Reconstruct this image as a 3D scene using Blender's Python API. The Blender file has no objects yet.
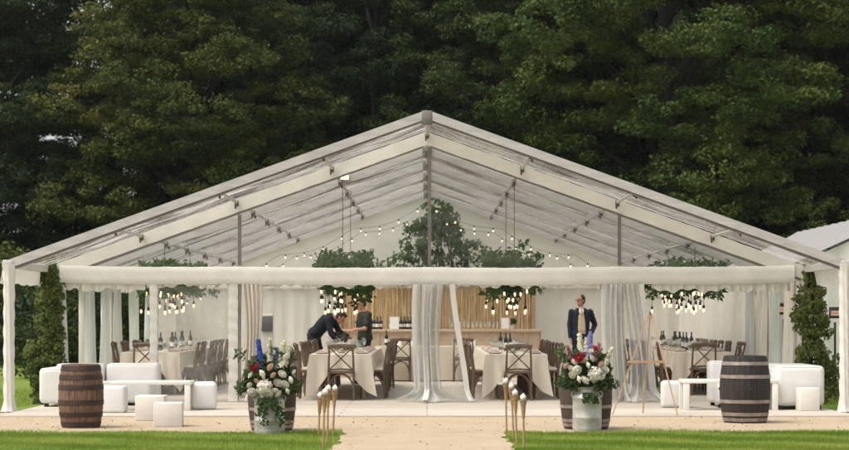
import bpy, bmesh, math, random
import numpy as np
from mathutils import Vector, Matrix, Euler

random.seed(7)
RNG = np.random.RandomState(11)
PI = math.pi
S = bpy.context.scene
COL = S.collection
F = 2009.0
D0 = 28.8
EYE = 1.38
def sc(Y): return F / (D0 + Y)
def px(x, Y): return (x - 427.0) / sc(Y)          # photo column at depth Y -> X
def pz(y, Y): return EYE - (y - 316.0) / sc(Y)    # photo row at depth Y -> Z

# ------------------------------------------------------------------ materials
MATS = {}
def newmat(name):
    m = bpy.data.materials.new(name); m.use_nodes = True
    nt = m.node_tree; nt.nodes.clear()
    out = nt.nodes.new('ShaderNodeOutputMaterial')
    MATS[name] = m
    return m, nt, out
def coords(nt, kind='Object', stretch=(1, 1, 1)):
    tc = nt.nodes.new('ShaderNodeTexCoord')
    mp = nt.nodes.new('ShaderNodeMapping')
    mp.inputs['Scale'].default_value = stretch
    nt.links.new(tc.outputs[kind], mp.inputs['Vector'])
    return mp.outputs['Vector']
def noise(nt, vec, scale, detail=4, rough=.6):
    n = nt.nodes.new('ShaderNodeTexNoise')
    n.inputs['Scale'].default_value = scale
    n.inputs['Detail'].default_value = detail
    n.inputs['Roughness'].default_value = rough
    nt.links.new(vec, n.inputs['Vector'])
    return n.outputs['Fac']
def ramp(nt, fac, stops):
    r = nt.nodes.new('ShaderNodeValToRGB')
    e = r.color_ramp.elements
    while len(e) < len(stops): e.new(.5)
    for k, (p, c) in enumerate(stops):
        e[k].position = p
        e[k].color = (c[0], c[1], c[2], 1) if hasattr(c, '__len__') else (c, c, c, 1)
    nt.links.new(fac, r.inputs['Fac'])
    return r.outputs['Color']
def pmat(name, c1, c2=None, scale=6, rough=.6, bump=0, bscale=40, metallic=0, stretch=(1, 1, 1), detail=5,
         bstretch=None, lo=.35, hi=.68, spec=.4, sheen=0):
    m, nt, out = newmat(name)
    b = nt.nodes.new('ShaderNodeBsdfPrincipled')
    b.inputs['Roughness'].default_value = rough
    b.inputs['Metallic'].default_value = metallic
    b.inputs['Specular IOR Level'].default_value = spec
    v = coords(nt, 'Object', stretch)
    c2 = c2 or tuple(x * .8 for x in c1)
    f = noise(nt, v, scale, detail)
    nt.links.new(ramp(nt, f, [(lo, c1), (hi, c2)]), b.inputs['Base Color'])
    if bump:
        bv = v if bstretch is None else coords(nt, 'Object', bstretch)
        bn = nt.nodes.new('ShaderNodeBump')
        bn.inputs['Strength'].default_value = bump
        bn.inputs['Distance'].default_value = .02
        nt.links.new(noise(nt, bv, bscale, 4), bn.inputs['Height'])
        nt.links.new(bn.outputs['Normal'], b.inputs['Normal'])
    nt.links.new(b.outputs['BSDF'], out.inputs['Surface'])
    return m
def fabric(name, c, trans=.25, scale=3, bump=.25, bscale=9, bstretch=(1, 1, 1), var=.93):
    m, nt, out = newmat(name)
    d = nt.nodes.new('ShaderNodeBsdfDiffuse'); t = nt.nodes.new('ShaderNodeBsdfTranslucent')
    mx = nt.nodes.new('ShaderNodeMixShader'); mx.inputs[0].default_value = trans
    v = coords(nt, 'Object')
    col = ramp(nt, noise(nt, v, scale, 5), [(.35, c), (.7, tuple(x * var for x in c))])
    nt.links.new(col, d.inputs['Color']); nt.links.new(col, t.inputs['Color'])
    bn = nt.nodes.new('ShaderNodeBump'); bn.inputs['Strength'].default_value = bump; bn.inputs['Distance'].default_value = .03
    nt.links.new(noise(nt, coords(nt, 'Object', bstretch), bscale, 3), bn.inputs['Height'])
    nt.links.new(bn.outputs['Normal'], d.inputs['Normal'])
    nt.links.new(d.outputs[0], mx.inputs[1]); nt.links.new(t.outputs[0], mx.inputs[2])
    nt.links.new(mx.outputs[0], out.inputs['Surface'])
    return m
def pvc(name, lo, hi, c=(.8, .79, .76), scale=3, stretch=(1, 1, 1), tint=(.95, .96, .95), gloss=.6, trans=.5, bump=.3, f0=.32, f1=.68):
    m, nt, out = newmat(name)
    tr = nt.nodes.new('ShaderNodeBsdfTransparent'); tr.inputs['Color'].default_value = (*tint, 1)
    d = nt.nodes.new('ShaderNodeBsdfDiffuse'); d.inputs['Color'].default_value = (*c, 1)
    t = nt.nodes.new('ShaderNodeBsdfTranslucent'); t.inputs['Color'].default_value = (*c, 1)
    g = nt.nodes.new('ShaderNodeBsdfGlossy'); g.inputs['Roughness'].default_value = .16
    g.inputs['Color'].default_value = (.9, .9, .9, 1)
    m1 = nt.nodes.new('ShaderNodeMixShader'); m1.inputs[0].default_value = trans
    nt.links.new(d.outputs[0], m1.inputs[1]); nt.links.new(t.outputs[0], m1.inputs[2])
    f = noise(nt, coords(nt, 'Object', stretch), scale, 5, .65)
    fr = nt.nodes.new('ShaderNodeMapRange')
    fr.inputs['From Min'].default_value = f0; fr.inputs['From Max'].default_value = f1
    fr.inputs['To Min'].default_value = lo; fr.inputs['To Max'].default_value = hi
    nt.links.new(f, fr.inputs['Value'])
    m2 = nt.nodes.new('ShaderNodeMixShader')
    nt.links.new(fr.outputs[0], m2.inputs[0])
    nt.links.new(tr.outputs[0], m2.inputs[1]); nt.links.new(m1.outputs[0], m2.inputs[2])
    bn = nt.nodes.new('ShaderNodeBump'); bn.inputs['Strength'].default_value = bump; bn.inputs['Distance'].default_value = .03
    nt.links.new(f, bn.inputs['Height'])
    lw = nt.nodes.new('ShaderNodeFresnel'); lw.inputs['IOR'].default_value = 1.4
    nt.links.new(bn.outputs['Normal'], g.inputs['Normal'])
    mu = nt.nodes.new('ShaderNodeMath'); mu.operation = 'MULTIPLY'; mu.inputs[1].default_value = gloss
    nt.links.new(lw.outputs[0], mu.inputs[0])
    m3 = nt.nodes.new('ShaderNodeMixShader')
    nt.links.new(mu.outputs[0], m3.inputs[0])
    nt.links.new(m2.outputs[0], m3.inputs[1]); nt.links.new(g.outputs[0], m3.inputs[2])
    nt.links.new(m3.outputs[0], out.inputs['Surface'])
    return m
def leafmat(name, c1, c2, c3, trans=.3, scale=.6, rough=.55):
    m, nt, out = newmat(name)
    geo = nt.nodes.new('ShaderNodeNewGeometry')
    v = coords(nt, 'Object')
    f = noise(nt, v, scale, 3)
    oi = nt.nodes.new('ShaderNodeObjectInfo')
    a = nt.nodes.new('ShaderNodeMath'); a.operation = 'MULTIPLY'; a.inputs[1].default_value = .2
    nt.links.new(geo.outputs['Random Per Island'], a.inputs[0])
    s_ = nt.nodes.new('ShaderNodeMath'); s_.operation = 'MULTIPLY_ADD'; s_.inputs[1].default_value = .9
    nt.links.new(f, s_.inputs[0]); nt.links.new(a.outputs[0], s_.inputs[2])
    o2 = nt.nodes.new('ShaderNodeMath'); o2.operation = 'MULTIPLY_ADD'; o2.inputs[1].default_value = .16
    nt.links.new(oi.outputs['Random'], o2.inputs[0]); nt.links.new(s_.outputs[0], o2.inputs[2])
    col = ramp(nt, o2.outputs[0], [(.33, c1), (.60, c2), (.84, c3)])
    p = nt.nodes.new('ShaderNodeBsdfPrincipled'); p.inputs['Roughness'].default_value = rough
    p.inputs['Specular IOR Level'].default_value = .12
    t = nt.nodes.new('ShaderNodeBsdfTranslucent')
    mx = nt.nodes.new('ShaderNodeMixShader'); mx.inputs[0].default_value = trans
    nt.links.new(col, p.inputs['Base Color']); nt.links.new(col, t.inputs['Color'])
    nt.links.new(p.outputs[0], mx.inputs[1]); nt.links.new(t.outputs[0], mx.inputs[2])
    nt.links.new(mx.outputs[0], out.inputs['Surface'])
    return m
def emit(name, c, s):
    m, nt, out = newmat(name)
    e = nt.nodes.new('ShaderNodeEmission'); e.inputs['Color'].default_value = (*c, 1); e.inputs['Strength'].default_value = s
    nt.links.new(e.outputs[0], out.inputs['Surface'])
    return m
def glassmat(name, c=(.9, .92, .9), op=.28):
    m, nt, out = newmat(name)
    tr = nt.nodes.new('ShaderNodeBsdfTransparent'); tr.inputs['Color'].default_value = (*c, 1)
    g = nt.nodes.new('ShaderNodeBsdfGlossy'); g.inputs['Roughness'].default_value = .05
    mx = nt.nodes.new('ShaderNodeMixShader'); mx.inputs[0].default_value = op
    nt.links.new(tr.outputs[0], mx.inputs[1]); nt.links.new(g.outputs[0], mx.inputs[2])
    nt.links.new(mx.outputs[0], out.inputs['Surface'])
    return m

ALU = pmat('aluminium', (.52, .50, .47), (.40, .385, .36), 3, .45, metallic=.15, stretch=(1, 1, 4))
ALUD = pmat('aluminium dark', (.20, .18, .16), (.13, .12, .11), 4, .5, metallic=.3)
STEEL = pmat('bracket steel', (.12, .11, .10), (.07, .065, .06), 8, .5)
WHITEF = fabric('white fabric', (.74, .705, .65), .18)
WALLF = fabric('white wall lining', (.86, .82, .755), .28, bscale=3, bstretch=(5, 5, .35), bump=.35)
BEAMF = fabric('white beam cover', (.74, .705, .65), .12, scale=2, bump=.22, bscale=6, bstretch=(1, 1, 1.5), var=.9)
CREAM = fabric('cream linen', (.76, .68, .56), .12, scale=4, bump=.2, bscale=14)
ROOFP = pvc('hazy clear roof plastic', .04, .56, (.86, .83, .79), 1.5, (.6, 2.4, 1), gloss=.5, trans=.6, bump=.8, f0=.43, f1=.63)
GABLEP = pvc('clear gable plastic', .0, .10, (.8, .78, .74), 1.6, (1, 1, 5), gloss=.35, bump=.7)
WINP = pvc('clear window plastic', .03, .26, (.78, .75, .70), 1.6, (2, 1, 1.5), gloss=.9, bump=.9)
CURT = pvc('clear curtain plastic', .42, .80, (.74, .74, .72), 1.1, (1.2, 1.2, .3), gloss=.4, tint=(.92, .94, .93), trans=.45, bump=.12)
CURTW = fabric('white curtain cloth', (.80, .75, .68), .3, bscale=5, bstretch=(6, 6, .4))
SOFA = pmat('white leatherette', (.70, .68, .65), (.64, .62, .59), 5, .42, bump=.35, bscale=5)
CUBEM = pmat('white cube plastic', (.70, .655, .59), (.64, .60, .54), 4, .5)
PAINTW = pmat('white table paint', (.72, .69, .64), (.66, .63, .58), 5, .4)
CHAIRW = pmat('chair brown wood', (.16, .105, .068), (.085, .055, .036), 5, .55, stretch=(4, 4, 1), bump=.2)
PADM = pmat('cream seat pad', (.66, .59, .48), (.58, .51, .41), 10, .8)
BARW1 = pmat('weathered tan barrel wood', (.21, .12, .075), (.055, .028, .019), 5, .7, stretch=(9, 9, .8), bump=.5, bscale=8)
BARW2 = pmat('dark barrel wood', (.036, .028, .024), (.012, .009, .008), 5, .7, stretch=(9, 9, .8), bump=.5, bscale=8)
BARW3 = pmat('brown barrel wood', (.075, .048, .034), (.028, .018, .013), 5, .7, stretch=(9, 9, .8), bump=.5, bscale=8)
HOOPD = pmat('rusty dark hoop', (.065, .035, .025), (.025, .016, .014), 7, .6, metallic=.2, bump=.2)
HOOPL = pmat('worn galvanised hoop', (.36, .31, .27), (.17, .13, .11), 9, .5, metallic=.4, bump=.2)
CHURN = pmat('galvanised churn steel', (.55, .53, .49), (.36, .34, .31), 7, .48, metallic=.45, bump=.25, bscale=12)
BAMBOO = pmat('bamboo', (.40, .25, .11), (.24, .13, .05), 9, .55, stretch=(1, 1, .4))
WICK = pmat('cream fibre ball', (.84, .80, .72), (.74, .69, .6), 20, .9, bump=.3)
PINE = pmat('pale pine', (.46, .30, .18), (.36, .23, .13), 6, .55, stretch=(5, 5, 1))
PLY = pmat('bar plywood', (.56, .43, .30), (.46, .34, .23), 4, .6, stretch=(1, 4, 4))
BLACK = pmat('black plastic', (.012, .012, .013), (.02, .02, .02), 5, .45)
NAVY = pmat('navy suit cloth', (.008, .014, .030), (.006, .010, .022), 20, .8, bump=.2)
DKNAVY = pmat('black navy sweater', (.012, .014, .022), (.008, .01, .016), 20, .85)
OLIVE = pmat('dark olive cotton', (.028, .030, .022), (.018, .02, .015), 16, .85)
JEANS = pmat('dark denim', (.014, .017, .026), (.009, .011, .018), 20, .85)
IVORY = pmat('ivory waistcoat cloth', (.66, .53, .36), (.6, .47, .31), 20, .7)
SHIRT = pmat('white shirt cotton', (.78, .76, .74), (.7, .68, .66), 16, .7)
SKIN = pmat('skin', (.48, .25, .17), (.40, .20, .13), 9, .5)
HAIR = pmat('dark hair', (.018, .012, .009), (.008, .006, .005), 30, .6, bump=.4)
GLASS = glassmat('drinking glass', (.95, .96, .95), .13)
BOTT = pmat('dark bottle glass', (.008, .012, .008), (.014, .012, .008), 4, .12, spec=.7)
PAPER = pmat('white paper', (.76, .74, .70), (.7, .68, .64), 8, .7)
BLUSH = pmat('blush napkin linen', (.74, .60, .55), (.68, .53, .48), 12, .8)
CHINA = pmat('white china', (.78, .76, .72), (.74, .72, .68), 3, .2)
BULB = emit('warm glowing bulb', (1, .64, .36), 1.35)
FEST = emit('festoon glowing bulb', (1, .76, .5), 1.8)
HEAT = emit('orange heater glow', (1, .56, .42), .27)
BARK = pmat('bark', (.020, .017, .013), (.010, .008, .006), 3, .85, stretch=(3, 3, .6), bump=.6, bscale=6)
STEM = pmat('green stem', (.09, .12, .045), (.06, .08, .03), 5, .6)
LF_B = leafmat('foliage lit olive', (.026, .046, .013), (.058, .080, .019), (.155, .148, .034), .34, .35)  # sunlit crowns: the light is put into the leaf colour
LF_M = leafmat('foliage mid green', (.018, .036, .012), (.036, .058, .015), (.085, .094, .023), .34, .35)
LF_D = leafmat('foliage shaded green', (.017, .034, .015), (.030, .051, .020), (.052, .073, .026), .36, .3)  # shaded copy: shade of the deeper wood painted into the leaf colour
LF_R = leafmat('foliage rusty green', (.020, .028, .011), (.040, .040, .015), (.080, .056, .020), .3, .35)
LF_G = leafmat('foliage lit green', (.024, .052, .015), (.060, .096, .022), (.155, .168, .036), .36, .35)  # lit copy for the rounded crown, its brightness painted into the leaves
LF_H = leafmat('hedge foliage', (.05, .075, .02), (.10, .125, .03), (.19, .20, .06), .35, .9)
LF_IVY = leafmat('ivy foliage', (.055, .078, .018), (.10, .125, .03), (.24, .24, .075), .35, 2.0)
LF_GAR = leafmat('garland foliage', (.026, .056, .018), (.05, .095, .028), (.10, .15, .045), .35, 2.0)
LF_FLO = leafmat('bouquet foliage', (.025, .045, .018), (.05, .08, .03), (.10, .13, .05), .25, 3.0)
W_ROSE = leafmat('white rose petals', (.70, .66, .55), (.78, .74, .64), (.82, .79, .7), .25, 6)
P_ROSE = leafmat('peach rose petals', (.66, .40, .30), (.72, .48, .38), (.78, .56, .46), .25, 6)
R_ROSE = leafmat('crimson rose petals', (.25, .02, .03), (.36, .04, .05), (.45, .08, .09), .2, 6)
B_DEL = leafmat('blue delphinium petals', (.04, .08, .34), (.07, .13, .46), (.16, .22, .6), .2, 6)
V_DEL = leafmat('violet delphinium petals', (.20, .19, .44), (.28, .27, .54), (.4, .38, .64), .2, 6)
C_DEL = leafmat('cream delphinium petals', (.64, .62, .45), (.74, .71, .55), (.8, .78, .66), .2, 6)
PINKM = leafmat('pink astilbe petals', (.42, .12, .15), (.52, .2, .22), (.62, .32, .32), .2, 6)

# ------------------------------------------------------------------ mesh helpers
class MB:
    def __init__(s): s.v = []; s.f = []
    def add(s, vs, fs, M=None):
        o = len(s.v)
        s.v += [tuple(M @ Vector(p)) for p in vs] if M is not None else [tuple(p) for p in vs]
        s.f += [tuple(i + o for i in f) for f in fs]
        return s
    def box(s, c, d, rot=None, bev=0, seg=2):
        if bev:
            bm = bmesh.new(); bmesh.ops.create_cube(bm, size=1)
            bmesh.ops.scale(bm, vec=d, verts=bm.verts)
            bmesh.ops.bevel(bm, geom=list(bm.edges), offset=bev, segments=seg, affect='EDGES', profile=.5)
            vs = [v.co.copy() for v in bm.verts]; bm.verts.index_update()
            fs = [[v.index for v in f.verts] for f in bm.faces]; bm.free()
        else:
            x, y, z = d[0] / 2, d[1] / 2, d[2] / 2
            vs = [(-x, -y, -z), (x, -y, -z), (x, y, -z), (-x, y, -z), (-x, -y, z), (x, -y, z), (x, y, z), (-x, y, z)]
            fs = [(0, 3, 2, 1), (4, 5, 6, 7), (0, 1, 5, 4), (1, 2, 6, 5), (2, 3, 7, 6), (3, 0, 4, 7)]
        M = Matrix.Translation(c)
        if rot is not None: M = M @ (rot if isinstance(rot, Matrix) else Euler(rot).to_matrix().to_4x4())
        return s.add(vs, fs, M)
    def bar(s, a, b, w, h, up=(0, 0, 1)):
        a, b = Vector(a), Vector(b); t = (b - a); L = t.length; t.normalize()
        u = Vector(up); r = t.cross(u)
        if r.length < 1e-4: r = t.cross(Vector((0, 1, 0)))
        r.normalize(); u = r.cross(t)
        M = Matrix((( *t, 0), (*r, 0), (*u, 0), (0, 0, 0, 1))).transposed()
        M.translation = (a + b) / 2
        return s.box((0, 0, 0), (L, w, h), None).__class__._xf(s, 8, M)
    def _xf(s, n, M):
        for i in range(len(s.v) - n, len(s.v)): s.v[i] = tuple(M @ Vector(s.v[i]))
        return s
    def tube(s, pts, rad, seg=8, cap=True, ell=None):
        pts = [Vector(p) for p in pts]
        if not hasattr(rad, '__len__'): rad = [rad] * len(pts)
        vs = []; fs = []; pr = None
        for i, p in enumerate(pts):
            t = (pts[min(i + 1, len(pts) - 1)] - pts[max(i - 1, 0)])
            if t.length < 1e-9: t = Vector((0, 0, 1))
            t.normalize()
            if pr is None:
                pr = t.orthogonal() if ell is None else Vector(ell)
            r = pr - t * pr.dot(t)
            if r.length < 1e-6: r = t.orthogonal()
            r.normalize(); pr = r; q = t.cross(r)
            ra = rad[i]; ra = ra if hasattr(ra, '__len__') else (ra, ra)
            for k in range(seg):
                a = 2 * PI * k / seg
                vs.append(p + r * math.cos(a) * ra[0] + q * math.sin(a) * ra[1])
        for i in range(len(pts) - 1):
            for k in range(seg):
                k2 = (k + 1) % seg
                fs.append((i * seg + k, i * seg + k2, (i + 1) * seg + k2, (i + 1) * seg + k))
        if cap:
            fs.append(tuple(range(seg))[::-1]); n = (len(pts) - 1) * seg
            fs.append(tuple(range(n, n + seg)))
        return s.add(vs, fs)
    def lathe(s, prof, seg=24, c=(0, 0, 0), groove=None, cap=True):
        vs = []; fs = []
        for r, z in prof:
            for k in range(seg):
                a = 2 * PI * k / seg; rr = r
                if groove and k % groove == 0: rr = r * .975
                vs.append((c[0] + rr * math.cos(a), c[1] + rr * math.sin(a), c[2] + z))
        n = len(prof)
        for i in range(n - 1):
            for k in range(seg):
                k2 = (k + 1) % seg
                fs.append((i * seg + k, i * seg + k2, (i + 1) * seg + k2, (i + 1) * seg + k))
        if cap:
            fs.append(tuple(range(seg))[::-1]); fs.append(tuple(range((n - 1) * seg, n * seg)))
        return s.add(vs, fs)
    def ball(s, c, r, seg=12, rings=8, M=None):
        r = r if hasattr(r, '__len__') else (r, r, r)
        vs = [(0, 0, -1)]; fs = []
        for i in range(1, rings):
            th = PI * i / rings
            for k in range(seg):
                a = 2 * PI * k / seg
                vs.append((math.sin(th) * math.cos(a), math.sin(th) * math.sin(a), -math.cos(th)))
        vs.append((0, 0, 1)); n = len(vs) - 1
        for k in range(seg): fs.append((0, 1 + (k + 1) % seg, 1 + k))
        for i in range(rings - 2):
            for k in range(seg):
                k2 = (k + 1) % seg; a = 1 + i * seg
                fs.append((a + k, a + k2, a + seg + k2, a + seg + k))
        a = 1 + (rings - 2) * seg
        for k in range(seg): fs.append((a + k, a + (k + 1) % seg, n))
        X = Matrix.Translation(c) @ (M if M is not None else Matrix.Identity(4)) @ Matrix.Diagonal((*r, 1))
        return s.add(vs, fs, X)
    def grid(s, fn, nu, nv, closed=False):
        vs = [fn(i / nu, j / nv) for j in range(nv + 1) for i in range(nu + 1)]
        fs = [(j * (nu + 1) + i, j * (nu + 1) + i + 1, (j + 1) * (nu + 1) + i + 1, (j + 1) * (nu + 1) + i)
              for j in range(nv) for i in range(nu)]
        return s.add(vs, fs)
    def mesh(s, name, mat, smooth=True, angle=40):
        me = bpy.data.meshes.new(name)
        me.from_pydata(s.v, [], s.f)
        if mat: me.materials.append(mat)
        if smooth:
            me.shade_smooth()
            try: me.set_sharp_from_angle(angle=math.radians(angle))
            except Exception: pass
        return me
    def build(s, name, mat, parent=None, smooth=True, loc=None, angle=40):
        return link(name, s.mesh(name, mat, smooth, angle), parent, loc)
def link(name, me, parent=None, loc=None, rot=None):
    o = bpy.data.objects.new(name, me); COL.objects.link(o)
    if parent is not None: o.parent = parent
    if loc is not None: o.location = loc
    if rot is not None: o.rotation_euler = rot
    return o
def tag(o, label, cat, group=None):
    o['label'] = label; o['category'] = cat
    if group: o['group'] = group
    return o
def thing(name, label, cat, loc=(0, 0, 0), rz=0, group=None):
    o = bpy.data.objects.new(name, None); COL.objects.link(o)
    o.location = loc; o.rotation_euler = (0, 0, rz); o.empty_display_size = .1
    return tag(o, label, cat, group)
def dup(o, label=None, loc=None, rz=None, parent=None, scale=None):
    c = o.copy(); COL.objects.link(c)
    if parent is not None: c.parent = parent
    if label: c['label'] = label
    if loc is not None: c.location = loc
    if rz is not None: c.rotation_euler = (0, 0, rz)
    if scale is not None: c.scale = scale if hasattr(scale, '__len__') else (scale,) * 3
    for ch in list(o.children): dup(ch, parent=c)
    return c
def structure(o): o['kind'] = 'structure'; return o
def stuff(o): o['kind'] = 'stuff'; return o

# leaves: many small folded quads as one mesh
def leaf_mesh(name, P, N, L, W, mat, rng, fold=.15):
    P = np.asarray(P, float); N = np.asarray(N, float); n = len(P)
    N = N / (np.linalg.norm(N, axis=1, keepdims=True) + 1e-9)
    T = rng.normal(size=(n, 3)); T -= N * (T * N).sum(1, keepdims=True)
    T /= np.linalg.norm(T, axis=1, keepdims=True) + 1e-9
    T[:, 2] -= .25
    B = np.cross(N, T)
    l = L * (.65 + .7 * rng.rand(n, 1)); w = W * (.65 + .7 * rng.rand(n, 1))
    V = np.empty((n, 4, 3))
    V[:, 0] = P - T * l / 2; V[:, 2] = P + T * l / 2
    V[:, 1] = P + B * w / 2 + N * w * fold - T * l * .08; V[:, 3] = P - B * w / 2 + N * w * fold - T * l * .08
    me = bpy.data.meshes.new(name)
    me.vertices.add(n * 4); me.vertices.foreach_set('co', V.reshape(-1))
    me.loops.add(n * 4); me.loops.foreach_set('vertex_index', np.arange(n * 4, dtype=np.int32))
    me.polygons.add(n); me.polygons.foreach_set('loop_start', np.arange(0, n * 4, 4, dtype=np.int32))
    me.polygons.foreach_set('loop_total', np.full(n, 4, dtype=np.int32))
    me.update(calc_edges=True); me.materials.append(mat)
    return me
def clump_points(rng, centers, radii, per, flat=.65, up=.8, jit=.6):
    C = np.repeat(centers, per, 0); R = np.repeat(radii, per)[:, None]
    d = rng.normal(size=C.shape); d /= np.linalg.norm(d, axis=1, keepdims=True)
    rad = (.35 + .65 * rng.rand(len(C), 1) ** .6)
    P = C + d * rad * R * np.array([1, 1, flat])
    N = d * .6 + np.array([0, 0, up]) + rng.normal(size=C.shape) * jit
    return P, N

# ------------------------------------------------------------------ world, sun, camera
w = bpy.data.worlds.new('World'); S.world = w; w.use_nodes = True
nt = w.node_tree; nt.nodes.clear()
SUN_EL, SUN_AZ = math.radians(60), math.radians(-112)   # from the camera's left and front
sky = nt.nodes.new('ShaderNodeTexSky'); sky.sky_type = 'NISHITA'; sky.sun_disc = False
sky.sun_elevation = SUN_EL; sky.dust_density = 4.0; sky.ozone_density = .6; sky.air_density = 1.0
sdir = Vector((math.sin(SUN_AZ) * math.cos(SUN_EL), math.cos(SUN_AZ) * math.cos(SUN_EL), math.sin(SUN_EL)))
sky.sun_rotation = SUN_AZ
hs = nt.nodes.new('ShaderNodeHueSaturation'); hs.inputs['Saturation'].default_value = .2
bg = nt.nodes.new('ShaderNodeBackground'); bg.inputs['Strength'].default_value = .14
wo = nt.nodes.new('ShaderNodeOutputWorld')
nt.links.new(sky.outputs[0], hs.inputs['Color']); nt.links.new(hs.outputs[0], bg.inputs['Color'])
nt.links.new(bg.outputs[0], wo.inputs['Surface'])
sl = bpy.data.lights.new('sun', 'SUN'); sl.energy = 1.25; sl.angle = math.radians(26); sl.color = (1, .90, .76)
so = bpy.data.objects.new('sun', sl); COL.objects.link(so); so.location = (0, -10, 30)
so.rotation_euler = (-sdir).to_track_quat('-Z', 'Y').to_euler()

cd = bpy.data.cameras.new('camera'); cam = bpy.data.objects.new('camera', cd); COL.objects.link(cam)
cam.location = (0, -D0, EYE); cam.rotation_euler = (PI / 2, 0, 0)
cd.sensor_width = 36; cd.lens = F / 849 * 36
cd.shift_x = -2.5 / 849; cd.shift_y = 91 / 849
cd.clip_start = .5; cd.clip_end = 1200
cd.dof.use_dof = True; cd.dof.focus_distance = 28; cd.dof.aperture_fstop = 2.8
S.camera = cam
S.view_settings.view_transform = 'Standard'; S.view_settings.look = 'None'
S.view_settings.exposure = 0.95; S.view_settings.gamma = 1
S.render.engine = 'CYCLES'
S.cycles.max_bounces = 8; S.cycles.diffuse_bounces = 4; S.cycles.transparent_max_bounces = 24
S.cycles.use_denoising = True

# ------------------------------------------------------------------ ground
def groundmat(name, stops, scale, bump, bscale, rough=.9):
    m, nt, out = newmat(name)
    b = nt.nodes.new('ShaderNodeBsdfPrincipled'); b.inputs['Roughness'].default_value = rough
    b.inputs['Specular IOR Level'].default_value = .15
    v = coords(nt, 'Object')
    n1 = noise(nt, v, scale, 8, .7); n2 = noise(nt, v, scale * .12, 3)
    mx = nt.nodes.new('ShaderNodeMath'); mx.operation = 'MULTIPLY_ADD'; mx.inputs[1].default_value = .55
    ha = nt.nodes.new('ShaderNodeMath'); ha.operation = 'MULTIPLY'; ha.inputs[1].default_value = .45
    nt.links.new(n2, ha.inputs[0]); nt.links.new(n1, mx.inputs[0]); nt.links.new(ha.outputs[0], mx.inputs[2])
    nt.links.new(ramp(nt, mx.outputs[0], stops), b.inputs['Base Color'])
    bn = nt.nodes.new('ShaderNodeBump'); bn.inputs['Strength'].default_value = bump; bn.inputs['Distance'].default_value = .03
    nt.links.new(noise(nt, v, bscale, 6), bn.inputs['Height']); nt.links.new(bn.outputs['Normal'], b.inputs['Normal'])
    nt.links.new(b.outputs[0], out.inputs['Surface'])
    return m
LAWN = groundmat('lawn soil and turf', [(.3, (.10, .155, .025)), (.7, (.17, .22, .04))], 6, .5, 40)
SAND = groundmat('pale sandy gravel', [(.30, (.36, .285, .195)), (.68, (.46, .37, .262))], 9, .7, 45)
def floormat():
    m = groundmat('pale marquee flooring', [(.3, (.47, .42, .35)), (.7, (.57, .515, .435))], 5, .1, 20, .55)
    nt = m.node_tree; b = [n for n in nt.nodes if n.type == 'BSDF_PRINCIPLED'][0]
    br = nt.nodes.new('ShaderNodeTexBrick'); br.inputs['Scale'].default_value = 1
    br.inputs['Brick Width'].default_value = 2.4; br.inputs['Row Height'].default_value = .42; br.inputs['Mortar Size'].default_value = .012
    br.inputs['Color1'].default_value = (1, 1, 1, 1); br.inputs['Color2'].default_value = (.86, .86, .86, 1); br.inputs['Mortar'].default_value = (.5, .48, .45, 1)
    nt.links.new(coords(nt), br.inputs['Vector'])
    old = b.inputs['Base Color'].links[0].from_socket
    mx = nt.nodes.new('ShaderNodeMix'); mx.data_type = 'RGBA'; mx.blend_type = 'MULTIPLY'; mx.inputs[0].default_value = 1
    nt.links.new(old, mx.inputs[6]); nt.links.new(br.outputs['Color'], mx.inputs[7]); nt.links.new(mx.outputs[2], b.inputs['Base Color'])
    return m
FLOORM = floormat()
_unused = lambda: groundmat('pale marquee flooring old', [(.3, (.46, .42, .36)), (.7, (.55, .51, .45))], 5, .1, 20, .55)
structure(MB().grid(lambda u, v: ((u - .5) * 700, -60 + v * 600, -.012), 8, 8).build('lawn', LAWN))
def wob(x, k=0): return .035 * math.sin(x * 3.1 + k) + .025 * math.sin(x * 7.7 + 1.3 * k) + .015 * math.sin(x * 17 + k)
# sand apron: a strip with wavy edges and the central path towards the camera
YE = -5.0
def apron(u, v):
    x = -14 + 28 * u
    return (x, (YE + .02 * x + wob(x)) * (1 - v) + (-.2 + wob(x, 2)) * v, 0)
structure(MB().grid(apron, 220, 6).build('sand_apron', SAND))
def path(u, v):
    y = -30 + (30 + YE + .2) * v
    xl = -.98 + wob(y, 4) - .06 * max(0, v - .985) * 60; xr = .90 + wob(y, 5)
    return (xl + (xr - xl) * u, y, -.0012)
structure(MB().grid(path, 6, 260).build('sand_path', SAND))
structure(MB().box((0, 8.55, -.005), (11.72, 19.9, .05)).build('marquee_floor', FLOORM, smooth=False))

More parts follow.
